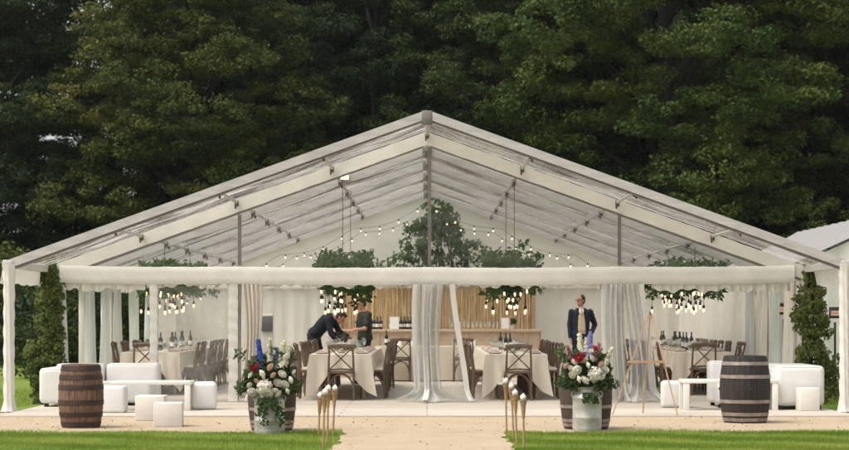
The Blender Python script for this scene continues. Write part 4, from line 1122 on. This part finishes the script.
# ------------------------------------------------------------------ bamboo torches
def torch(xb, yb, xt, yt, label):
    s = (yb - 316) / EYE; Y = F / s - D0; X = px(xb, Y); H = (yb - yt) / s; dx = (xt - xb) / s
    t = thing('bamboo_torch', label, 'torch', (X, Y, 0), 0, 'bamboo torches flanking the path')
    t.rotation_euler = (0, math.atan2(dx, H), 0)
    hb = .19
    m = MB(); m.tube([(0, 0, -.12), (0, 0, H - hb * .9)], .011, 8)
    for z in np.arange(.08, H - hb, .13): m.lathe([(.011, z - .006), (.0135, z), (.011, z + .006)], 8, cap=False)
    m.build('pole', BAMBOO, t)
    m = MB()
    for k in range(9):
        a = 2 * PI * k / 9
        m.tube([(.010 * math.cos(a), .010 * math.sin(a), H - hb - .05), (.022 * math.cos(a), .022 * math.sin(a), H - hb * .6), (.036 * math.cos(a), .036 * math.sin(a), H - .05)], .006, 5)
    for z, q in ((H - hb * .72, .021), (H - hb * .5, .028), (H - .055, .037)): m.tube([(q * math.cos(a), q * math.sin(a), z) for a in np.linspace(0, 2 * PI, 17)], .0045, 5)
    m.build('basket', BAMBOO, t)
    m = MB(); m.lathe([(.02, H - .10), (.031, H - .09), (.031, H - .045)], 14); m.build('fuel_can', HOOPL, t)
    m = MB(); m.ball((0, 0, H - .024), (.031, .031, .030), 14, 9); m.ball((.004, 0, H + .006), (.012, .012, .011), 8, 6); m.build('wick_ball', WICK, t)
for a in [(318.5, 436, 320.3, 393, 'leftmost bamboo torch of the left group by the path'), (323, 449, 325, 389.5, 'bamboo torch of the left group standing nearest the lawn front'),
          (327.5, 441, 328.3, 386, 'third bamboo torch from left in the left group'), (333, 436, 335, 386, 'rightmost bamboo torch of the left group, nearest the path'),
          (506.5, 432, 505.7, 379, 'leftmost bamboo torch of the right group at the path edge'), (513.5, 438, 511.3, 384, 'second bamboo torch from left in the right group'),
          (516.7, 445, 515, 390.5, 'third bamboo torch from left in the right group'), (524, 449.5, 523, 395, 'rightmost and shortest bamboo torch of the right group')]: torch(*a)

# ------------------------------------------------------------------ easel
ez = thing('wooden_easel', 'empty pale pine tripod easel in front of the clear curtain', 'easel', (3.08, -1.1, 0))
for nm, a, b in (('leg', (-.55, -.2, 0), (-.02, .04, 1.40)), ('leg', (.35, -.25, 0), (.02, .04, 1.40)), ('rear_leg', (-.06, .42, 0), (0, .06, 1.36))):
    MB().bar(a, b, .017, .016, (0, 1, 0)).build(nm, PINE, ez, smooth=False)
m = MB(); m.box((-.07, -.10, .745), (.50, .06, .018)); m.box((-.07, -.134, .752), (.50, .010, .035)); m.build('tray', PINE, ez, smooth=False)
MB().box((.0, .045, 1.37), (.05, .05, .035)).build('apex_block', PINE, ez, smooth=False)
MB().lathe([(.012, 0), (.012, .05)], 8).build('bolt', STEEL, ez, loc=(0, .03, 1.39))

# ------------------------------------------------------------------ people
def remesh(mb, name, mat, voxel, parent, smooth=4):
    me = mb.mesh('raw', None, False); o = link('raw_tmp', me)
    md = o.modifiers.new('r', 'REMESH'); md.mode = 'VOXEL'; md.voxel_size = voxel
    sm = o.modifiers.new('s', 'SMOOTH'); sm.iterations = smooth; sm.factor = .5
    dg = bpy.context.evaluated_depsgraph_get()
    new = bpy.data.meshes.new_from_object(o.evaluated_get(dg))
    bpy.data.objects.remove(o); bpy.data.meshes.remove(me)
    if voxel > .01:
        n = len(new.vertices); co = np.empty(n * 3); new.vertices.foreach_get('co', co); co = co.reshape(-1, 3)
        no = np.empty(n * 3); new.vertices.foreach_get('normal', no); no = no.reshape(-1, 3)
        x, y, z = co.T
        d = .5 * (.006 * np.sin(z * 34 + 9 * np.sin(x * 11 + y * 7)) + .004 * np.sin(z * 61 + x * 43 + 4 * np.sin(y * 23)) + .003 * np.sin(x * 90 - z * 40))
        co += no * d[:, None]; new.vertices.foreach_set('co', co.reshape(-1)); new.update()
    new.name = name; new.materials.clear(); new.materials.append(mat); new.shade_smooth()
    return link(name, new, parent)
def frame(fwd, up):
    f = Vector(fwd).normalized(); u = Vector(up); r = f.cross(u).normalized(); u = r.cross(f)
    return Matrix(((*r, 0), (*f, 0), (*u, 0), (0, 0, 0, 1))).transposed()     # x right, y forward, z up
def person(loc, rz, label, J, face, clothes, hairtop=1.0, curl=.5):
    """J: joints in metres, person faces -Y before rotation"""
    V = {k: Vector(v) for k, v in J.items()}
    t = thing('person', label, 'person', loc, rz)
    lat = (V['shR'] - V['shL']); lat.normalize(); hl = (V['hipR'] - V['hipL']).normalized()
    def torso(mb, g, top=True, k0=0, k1=6):
        p0, p1 = V['pelvis'], V['chest']; up = (p1 - p0).normalized(); nb = V['neck']
        rows = [(p0 - up * .10, .13, .10), (p0, .168, .118), (p0.lerp(p1, .35), .15, .108), (p0.lerp(p1, .7), .165, .115), (p1, .175, .12), (p1.lerp(nb, .55), .165, .10), (nb - (nb - p1) * .02, .075, .066)]
        rows = rows[k0:k1 + 1]
        mb.tube([q[0] for q in rows], [(q[1] + g, q[2] + g) for q in rows], 20, True, hl)
    def limb(mb, pts, rad, g=0): mb.tube(pts, [x + g for x in rad], 12); [mb.ball(p, (x + g) * .99, 10, 8) for p, x in zip(pts, rad)]
    b = MB(); torso(b, 0)
    hd = V['head']; fw = Vector(face).normalized(); hup = (hd - V['neck']).normalized() if 'hup' not in V else V['hup']
    HM = frame(fw, hup); T = Matrix.Translation(hd)
    b.tube([V['neck'] - (hd - V['neck']) * .25, V['neck'].lerp(hd, .75)], [.06, .052], 12)
    b.ball(hd + HM @ Vector((0, -.005, .025)), (.074, .094, .098), 18, 14, HM)
    b.ball(hd + HM @ Vector((0, .022, -.045)), (.056, .068, .072), 16, 12, HM)                 # jaw
    b.ball(hd + HM @ Vector((0, .070, -.092)), (.026, .022, .020), 10, 8, HM)                   # chin
    b.tube([hd + HM @ Vector((0, .085, .02)), hd + HM @ Vector((0, .108, -.025)), hd + HM @ Vector((0, .086, -.035))], [.009, .015, .011], 8)   # nose
    b.box(hd + HM @ Vector((0, .083, .033)), (.09, .012, .012), HM)                             # brow
    b.ball(hd + HM @ Vector((0, .082, -.062)), (.024, .010, .006), 8, 6, HM); b.ball(hd + HM @ Vector((0, .082, -.070)), (.020, .010, .006), 8, 6, HM)
    for sx in (-1, 1): b.ball(hd + HM @ Vector((sx * .076, -.012, -.005)), (.010, .018, .03), 8, 8, HM)
    for S_ in 'LR':
        limb(b, [V['sh' + S_], V['el' + S_], V['wr' + S_]], [.052, .042, .028])
        limb(b, [V['hip' + S_], V['kn' + S_], V['an' + S_]], [.088, .058, .042])
        an = V['an' + S_]; toe = an + Vector((0, -.16, 0)); toe.z = .05
        b.tube([an + Vector((0, .05, -.03)), an + Vector((0, -.03, -.035)), toe], [.038, .042, .034], 10)
        # hand: palm, four fingers, thumb
        wr, el = V['wr' + S_], V['el' + S_]; hdir = V.get('hd' + S_, (wr - el)).normalized()
        side = V.get('pn' + S_, Vector((1 if S_ == 'R' else -1, 0, 0)))     # back of the hand
        HF = frame(hdir, side); sg = -1 if S_ == 'L' else 1
        b.ball(wr + HF @ Vector((0, .052, 0)), (.041, .056, .017), 12, 9, HF)
        for k, (fx, L) in enumerate(((-.030, .066), (-.010, .078), (.010, .072), (.029, .056))):
            p0 = wr + HF @ Vector((fx, .094, 0)); a1 = curl * (.5 + .15 * k); L *= 1.0
            p1 = p0 + HF @ Vector((fx * .1, math.cos(a1 * .5) * L * .45, -math.sin(a1 * .5) * L * .45))
            p2 = p1 + HF @ Vector((0, math.cos(a1 * 1.4) * L * .32, -math.sin(a1 * 1.4) * L * .32))
            p3 = p2 + HF @ Vector((0, math.cos(a1 * 2.1) * L * .25, -math.sin(a1 * 2.1) * L * .25))
            b.tube([p0 - (p1 - p0) * .4, p0, p1, p2, p3], [.0095, .0095, .009, .0085, .007], 8)
        tx = -.036 * sg if S_ == 'R' else .036
        tx = -.036
        q0 = wr + HF @ Vector((tx * .7, .03, -.004)); q1 = wr + HF @ Vector((tx * 1.55, .062, -.016)); q2 = wr + HF @ Vector((tx * 1.6, .093, -.026))
        b.tube([q0, q1, q2], [.013, .011, .009], 8)
    remesh(b, 'body', SKIN, .0075, t, 2)
    e = MB()
    for sx in (-1, 1): e.ball(hd + HM @ Vector((sx * .031, .083, .012)), (.012, .007, .007), 8, 6, HM)
    e.build('eyes', BLACK, t)
    hm = MB()
    hm.ball(hd + HM @ Vector((0, -.022, .034)), (.081, .092, .097), 18, 14, HM)
    hm.ball(hd + HM @ Vector((0, -.05, -.01)), (.074, .058, .075), 14, 10, HM)
    if hairtop > .9: hm.ball(hd + HM @ Vector((0, .03, .085)), (.06, .06, .04), 14, 10, HM)
    remesh(hm, 'hair', HAIR, .009, t, 2)
    for nm, mat, spec in clothes:
        c = MB()
        for s_ in spec:
            if s_[0] == 'torso': torso(c, s_[1], True, s_[2], s_[3])
            elif s_[0] == 'sleeve':
                for S_ in s_[3] if len(s_) > 3 else 'LR':
                    sh, el, wr = V['sh' + S_], V['el' + S_], V['wr' + S_]
                    full = s_[2] >= 1
                    pts = [sh.lerp(V['chest'], .25), sh, el, el.lerp(wr, .97)] if full else [sh.lerp(V['chest'], .25), sh, sh.lerp(el, s_[2])]
                    limb(c, pts, [.07, .06, .050, .036] if full else [.07, .06, .055], s_[1])
            elif s_[0] == 'legs':
                for S_ in 'LR': limb(c, [V['pelvis'].lerp(V['hip' + S_], .8), V['hip' + S_], V['kn' + S_], V['an' + S_]], [.09, .095, .068, .058], s_[1])
            elif s_[0] == 'skirt':
                up = (V['chest'] - V['pelvis']).normalized()
                c.tube([V['pelvis'] - up * s_[2], V['pelvis'] + up * .05], [(.168 + s_[1], .122 + s_[1])] * 2, 20, True, hl)
            elif s_[0] == 'shoes':
                for S_ in 'LR':
                    an = V['an' + S_]; c.tube([an + Vector((0, .06, -.045)), an + Vector((0, -.02, -.035)), an + Vector((0, -.12, -.05)), an + Vector((0, -.2, -.062))], [.043, .05, .046, .032], 10)
            elif s_[0] == 'box': c.box(*s_[1:])
            elif s_[0] == 'tube': c.tube(*s_[1:])
        remesh(c, nm, mat, .012, t, 3)
    return t, V, HM
# man in the suit, standing, looking to the photo's left, left hand in his pocket
H1 = dict(pelvis=(0, 0, .96), chest=(0, .01, 1.33), neck=(0, .01, 1.53), head=(-.01, -.02, 1.685), hup=(0, 0, 1),
          shL=(-.195, .01, 1.44), elL=(-.235, .03, 1.15), wrL=(-.225, -.05, .91), shR=(.195, .01, 1.44), elR=(.305, .10, 1.17), wrR=(.215, -.07, 1.0),
          hdL=(.02, -.12, -1), hdR=(-.5, -.3, -.8), pnL=(-1, 0, 0), pnR=(.8, -.4, 0),
          hipL=(-.095, 0, .92), knL=(-.11, -.02, .50), anL=(-.12, .0, .09), hipR=(.095, 0, .92), knR=(.12, -.03, .50), anR=(.14, 0, .09))
def jacket():
    return [('torso', .026, 1, 6), ('skirt', .03, .14), ('sleeve', .012, 1)]
p, V, HM = person((px(581, 13.9), 13.9, FL), .0, 'man in navy suit with ivory waistcoat, hand on hip, standing right of the bar', H1, (-.75, -.62, .02),
    [('trousers', NAVY, [('legs', .006), ('torso', .008, 0, 1)]), ('jacket', NAVY, jacket()), ('shoes', BLACK, [('shoes',)])], .5)
def front_panel(name, mat, rows, yoff, parent):
    # a panel lying just proud of the jacket front
    m = MB()
    vs = []; fs = []
    for z, x0, x1, y in rows:
        for k in range(7):
            x = x0 + (x1 - x0) * k / 6; vs.append((x, y - yoff + 1.1 * x * x, z))
    n = len(rows)
    for j in range(n - 1):
        for k in range(6): fs.append((j * 7 + k, j * 7 + k + 1, (j + 1) * 7 + k + 1, (j + 1) * 7 + k))
    m.add(vs, fs); o = m.build(name, mat, parent)
    md = o.modifiers.new('thick', 'SOLIDIFY'); md.thickness = .006
    return o
front_panel('waistcoat', IVORY, [(.98, -.06, .085, -.150), (1.1, -.075, .085, -.142), (1.25, -.07, .075, -.142), (1.33, -.062, .062, -.142), (1.39, -.055, .055, -.139)], .006, p)
front_panel('shirt_front', SHIRT, [(1.36, -.022, .022, -.147), (1.41, -.04, .04, -.142), (1.46, -.05, .05, -.128), (1.52, -.045, .045, -.085)], .006, p)
front_panel('tie', pmat('gold tie silk', (.58, .43, .20), (.5, .36, .16), 20, .5), [(1.37, -.026, .026, -.158), (1.42, -.028, .028, -.152), (1.5, -.016, .016, -.115), (1.53, -.02, .02, -.10)], .006, p)
m = MB(); m.tube([(.055 * math.cos(a), .01 + .062 * math.sin(a), 1.545) for a in np.linspace(0, 2 * PI, 17)], [(.007, .016)] * 17, 8, False, (1, 0, 0)); m.build('collar', SHIRT, p)
g = MB(); hd = V['head']
for sx in (-1, 1): g.tube([hd + HM @ Vector((sx * .033 + .022 * math.cos(a), .098, .012 + .018 * math.sin(a))) for a in np.linspace(0, 2 * PI, 13)], .0028, 5, False)
for sx in (-1, 1): g.tube([hd + HM @ Vector((sx * .055, .096, .016)), hd + HM @ Vector((sx * .08, .0, .012))], .0025, 5)
g.tube([hd + HM @ Vector((-.011, .1, .014)), hd + HM @ Vector((.011, .1, .014))], .0025, 5)
g.build('spectacles', BLACK, p)
# standing man in the dark t-shirt, turned to the left, forearms raised over the table
H2 = dict(pelvis=(0, 0, .93), chest=(0, .0, 1.28), neck=(0, -.03, 1.46), head=(0, -.085, 1.60), hup=(0, -.25, 1),
          shL=(-.19, 0, 1.38), elL=(-.24, -.06, 1.10), wrL=(-.16, -.28, 1.06), shR=(.19, 0, 1.38), elR=(.24, -.10, 1.11), wrR=(.16, -.30, 1.08),
          pnL=(-.5, 0, 1), pnR=(.5, 0, 1),
          hipL=(-.09, 0, .89), knL=(-.10, -.03, .48), anL=(-.10, .0, .09), hipR=(.09, 0, .89), knR=(.11, -.05, .48), anR=(.12, -.02, .09))
person((px(365, 11.35), 11.35, FL), -1.15, 'man in dark olive t-shirt standing turned left at the inner left table', H2, (0, -1, -.28),
    [('trousers', JEANS, [('legs', .006), ('torso', .008, 0, 1)]), ('t_shirt', OLIVE, [('torso', .020, 1, 6), ('skirt', .022, .05), ('sleeve', .014, .72)]), ('shoes', BLACK, [('shoes',)])])
# man bending forward over the table, facing the photo's right
H3 = dict(pelvis=(0, .10, .99), chest=(0, -.17, 1.27), neck=(0, -.32, 1.34), head=(0, -.45, 1.33), hup=(0, -.75, .65),
          shL=(-.17, -.24, 1.29), elL=(-.19, -.30, 1.02), wrL=(-.15, -.42, .84), shR=(.17, -.24, 1.29), elR=(.20, -.36, 1.05), wrR=(.14, -.56, .95),
          pnL=(-.7, 0, .7), pnR=(.7, 0, .7),
          hipL=(-.09, .12, .94), knL=(-.11, .04, .50), anL=(-.11, .12, .09), hipR=(.09, .10, .94), knR=(.11, -.02, .50), anR=(.13, .02, .09))
b3 = person((px(319, 11.3), 11.3, FL), 1.35, 'man in black clothes bending over the end of the inner left table', H3, (0, -.72, -.69),
    [('trousers', JEANS, [('legs', .006), ('torso', .010, 0, 1)]), ('sweater', DKNAVY, [('torso', .020, 1, 6), ('skirt', .022, .02), ('sleeve', .010, 1)]), ('shoes', BLACK, [('shoes',)])], curl=.9)
# the dark camera-like box he holds
ck = thing('camera', 'small black camera in the bending man\'s hands', 'camera', (px(336.5, 11.3), 11.22, pz(334, 11.3)))
MB().box((0, 0, 0), (.13, .08, .09), bev=.012).build('camera_body', BLACK, ck)
MB().lathe([(.033, 0), (.036, .03), (.034, .09)], 14).build('lens', BLACK, ck, loc=(.03, -.02, -.03)).rotation_euler = (0, 2.2, 0)

# ------------------------------------------------------------------ trees and shrubs
def make_tree(seed, H, R, zb, nlobe, per, leafL, mat, style=0):
    r = np.random.RandomState(seed)
    t = thing('broadleaf_tree', 'x', 'tree')
    lobes = []      # big boughs: each a flattened mass that carries leaf clumps
    for k in range(nlobe):
        u = (k + .5) / nlobe; z = zb + (H - zb) * (u ** .9)
        prof = math.sin(PI * min(1, .16 + .80 * u)) ** .6
        a = k * 2.4 + r.uniform(-.4, .4); d = R * prof * (.45 + .35 * r.rand())
        lobes.append((d * math.cos(a), d * math.sin(a), z, R * (.30 + .14 * r.rand()) * (1.08 - .35 * u)))
    C = []; RR = []
    for (x, y, z, q) in lobes:
        m = int(26 * (q / 1.4) ** 1.5) + 8
        d = r.normal(size=(m, 3)); d /= np.linalg.norm(d, axis=1, keepdims=True)
        d[:, 2] = np.where(d[:, 2] < -.3, d[:, 2] * .3, d[:, 2])
        C.append(np.array([x, y, z]) + d * q * np.array([1, 1, .5]) * (.75 + .35 * r.rand(m, 1))); RR.append(.26 + .30 * r.rand(m))
    C = np.concatenate(C); RR = np.concatenate(RR)
    P, N = clump_points(r, C, RR, per, .5, 1.0, .5)
    link('crown', leaf_mesh('crown', P, N, leafL, leafL * .62, mat, r), t)
    m = MB(); b = R * .055
    m.tube([(0, 0, -.2), (.03, 0, .4), (.1, .05, zb + 1), (.0, .1, H * .45), (.1, 0, H * .7), (0, 0, H * .92)], [b * 1.5, b * 1.1, b, b * .8, b * .5, b * .12], 12)
    for (x, y, z, q) in lobes[::2]:
        z0 = max(zb * .6, z - 2.2 - .1 * R); m.tube([(.05, .05, z0), (x * .4, y * .4, z0 + (z - z0) * .55), (x * .9, y * .9, z)], [b * .42, b * .28, b * .08], 7)
    m.build('trunk', BARK, t)
    return t
PROTO = [make_tree(101, 15, 5.0, 1.2, 46, 130, .105, LF_M), make_tree(102, 16.5, 4.4, 1.0, 46, 130, .10, LF_D), make_tree(103, 14, 5.4, 1.4, 48, 130, .105, LF_B)]
USED = [False] * 3
def tree(X, Y, k, scl, rz, mat, label, group='woodland trees behind the marquee'):
    if not USED[k]: USED[k] = True; t = PROTO[k]; t.location = (X, Y, -.02); t.rotation_euler = (0, 0, rz); t.scale = (scl,) * 3; t['label'] = label
    else: t = dup(PROTO[k], label, (X, Y, -.02), rz, scale=scl)
    t['group'] = group
    for ch in t.children:
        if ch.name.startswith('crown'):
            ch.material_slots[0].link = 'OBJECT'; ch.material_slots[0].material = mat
TREES = [  # sunlit and shaded crowns differ by painted leaf tone
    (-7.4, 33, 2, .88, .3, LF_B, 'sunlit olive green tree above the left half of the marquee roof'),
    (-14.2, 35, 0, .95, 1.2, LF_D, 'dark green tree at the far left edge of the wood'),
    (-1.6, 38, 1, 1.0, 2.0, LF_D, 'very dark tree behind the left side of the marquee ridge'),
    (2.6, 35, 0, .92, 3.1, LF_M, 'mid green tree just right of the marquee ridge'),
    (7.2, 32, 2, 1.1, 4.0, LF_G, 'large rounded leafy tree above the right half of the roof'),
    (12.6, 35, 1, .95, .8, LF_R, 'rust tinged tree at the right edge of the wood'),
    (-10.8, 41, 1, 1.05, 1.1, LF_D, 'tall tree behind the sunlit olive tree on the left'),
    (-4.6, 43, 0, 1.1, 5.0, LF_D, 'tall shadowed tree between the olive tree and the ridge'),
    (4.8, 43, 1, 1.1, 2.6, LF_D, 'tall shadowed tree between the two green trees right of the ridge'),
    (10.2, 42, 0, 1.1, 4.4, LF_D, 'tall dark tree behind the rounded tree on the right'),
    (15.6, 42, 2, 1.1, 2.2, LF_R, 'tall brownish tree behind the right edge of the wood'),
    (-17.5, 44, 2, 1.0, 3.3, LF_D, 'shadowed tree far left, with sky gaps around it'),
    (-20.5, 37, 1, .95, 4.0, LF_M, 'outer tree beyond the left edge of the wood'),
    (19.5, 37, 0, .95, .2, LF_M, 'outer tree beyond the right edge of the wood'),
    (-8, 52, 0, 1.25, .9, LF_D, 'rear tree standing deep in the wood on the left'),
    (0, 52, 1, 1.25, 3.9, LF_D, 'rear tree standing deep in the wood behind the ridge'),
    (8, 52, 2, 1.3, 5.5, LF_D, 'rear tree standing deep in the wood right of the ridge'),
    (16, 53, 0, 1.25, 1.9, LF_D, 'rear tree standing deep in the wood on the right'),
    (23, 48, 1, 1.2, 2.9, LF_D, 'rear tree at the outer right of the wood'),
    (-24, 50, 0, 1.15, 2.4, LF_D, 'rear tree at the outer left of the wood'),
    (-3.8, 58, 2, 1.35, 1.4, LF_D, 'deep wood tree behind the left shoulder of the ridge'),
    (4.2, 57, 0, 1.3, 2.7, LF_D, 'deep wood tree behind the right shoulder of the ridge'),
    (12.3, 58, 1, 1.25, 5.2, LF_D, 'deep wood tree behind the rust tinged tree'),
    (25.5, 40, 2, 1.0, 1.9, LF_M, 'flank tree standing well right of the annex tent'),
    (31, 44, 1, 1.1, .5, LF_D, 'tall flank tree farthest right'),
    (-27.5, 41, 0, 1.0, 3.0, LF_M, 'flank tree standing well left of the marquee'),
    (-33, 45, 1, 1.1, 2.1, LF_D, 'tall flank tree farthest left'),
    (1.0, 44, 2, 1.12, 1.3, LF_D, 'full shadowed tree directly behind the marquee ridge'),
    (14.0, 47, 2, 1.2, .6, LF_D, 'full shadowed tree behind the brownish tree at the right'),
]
for a in TREES: tree(*a)
def make_shrub(seed, W, H, mat):
    r = np.random.RandomState(seed); t = thing('hedge_shrub', 'x', 'shrub')
    n = 130; d = r.normal(size=(n, 3)); d /= np.linalg.norm(d, axis=1, keepdims=True); d[:, 2] = np.abs(d[:, 2])
    C = d * np.array([W, W * .7, H]) * (.55 + .42 * r.rand(n, 1)); C[:, 2] += .1
    P, N = clump_points(r, C, .22 + .16 * r.rand(n), 60, .75, .7, .6)
    k = P[:, 2] > 0
    link('crown', leaf_mesh('crown', P[k], N[k], .12, .075, mat, r), t)
    m = MB()
    for k in range(9):
        a = k * .7; m.tube([(.1 * math.cos(a), .1 * math.sin(a), -.1), (W * .3 * math.cos(a), W * .25 * math.sin(a), H * .4), (W * .6 * math.cos(a), W * .45 * math.sin(a), H * .75)], [.05, .035, .01], 6)
    m.build('stems', BARK, t)
    return t
SH = [make_shrub(201, 1.9, 3.2, LF_H), make_shrub(202, 2.2, 2.6, LF_M)]; SHU = [False, False]
def shrub(X, Y, k, scl, rz, mat, label):
    if not SHU[k]: SHU[k] = True; t = SH[k]; t.location = (X, Y, 0); t.rotation_euler = (0, 0, rz); t.scale = (scl,) * 3; t['label'] = label
    else: t = dup(SH[k], label, (X, Y, 0), rz, scale=scl)
    t['group'] = 'shrubs along the wood edge'
    t.children[0].material_slots[0].link = 'OBJECT'; t.children[0].material_slots[0].material = mat
    for ch in t.children:
        if ch.name.startswith('crown'): ch.material_slots[0].link = 'OBJECT'; ch.material_slots[0].material = mat
for a in [(-12.1, 29.0, 0, 1.25, .4, LF_H, 'pale green shrub beyond the left front leg'),
          (-15.8, 30, 1, 1.3, 1.9, LF_H, 'spreading green shrub at the left end of the lawn'),
          (-10.2, 26, 1, 1.2, 2.6, LF_D, 'dark shrub seen left of the ivy column'),
          (-8.0, 22, 0, .95, 5.1, LF_D, 'dark shrub seen through the left side curtains'),
          (-7.6, 16.5, 1, .95, .8, LF_M, 'low shrub close outside the left marquee wall'),
          (-6.2, 27, 0, .9, 3.3, LF_D, 'shaded shrub behind the left back corner of the marquee'),
          (-2, 28, 1, 1.1, 4.2, LF_D, 'shaded shrub behind the left of the back wall'),
          (3, 28, 0, 1.0, 1.4, LF_D, 'shaded shrub behind the right of the back wall'),
          (8, 28, 1, 1.2, 2.3, LF_D, 'shaded shrub between the two tents'),
          (12.5, 27, 0, 1.1, .2, LF_D, 'shaded shrub behind the annex tent'),
          (17, 28, 1, 1.3, 3.0, LF_M, 'green shrub beyond the right end of the annex tent')]: shrub(*a)

fl = thing('floodlight', 'small lit floodlight clamped under the left roof near the ridge', 'lamp', (px(345, 6), 5.9, pz(178, 6)))
MB().box((0, 0, 0), (.17, .08, .10), bev=.01).build('lamp_housing', ALU, fl)
MB().box((0, -.045, 0), (.13, .012, .07)).build('lamp_face', emit('warm lamp face', (1, .72, .45), 2.2), fl, smooth=False)
MB().tube([(0, .03, .04), (0, .06, .14)], .012, 6).build('clamp', STEEL, fl)

# haze volume added round the whole place to lift the wood's dark tones
hz = MB(); hz.box((0, 235, 14), (760, 600, 31)); hz = hz.build('haze', None, None, smooth=False); stuff(hz)
hm_, hnt, hout = newmat('thin haze'); vol = hnt.nodes.new('ShaderNodeVolumePrincipled')
vol.inputs['Color'].default_value = (.86, .92, .90, 1); vol.inputs['Density'].default_value = .00015; vol.inputs['Anisotropy'].default_value = .2
hnt.links.new(vol.outputs[0], hout.inputs['Volume']); hz.data.materials.append(hm_)
tag(hz, 'thin added haze lifting the dark tones of lawn and wood', 'haze')
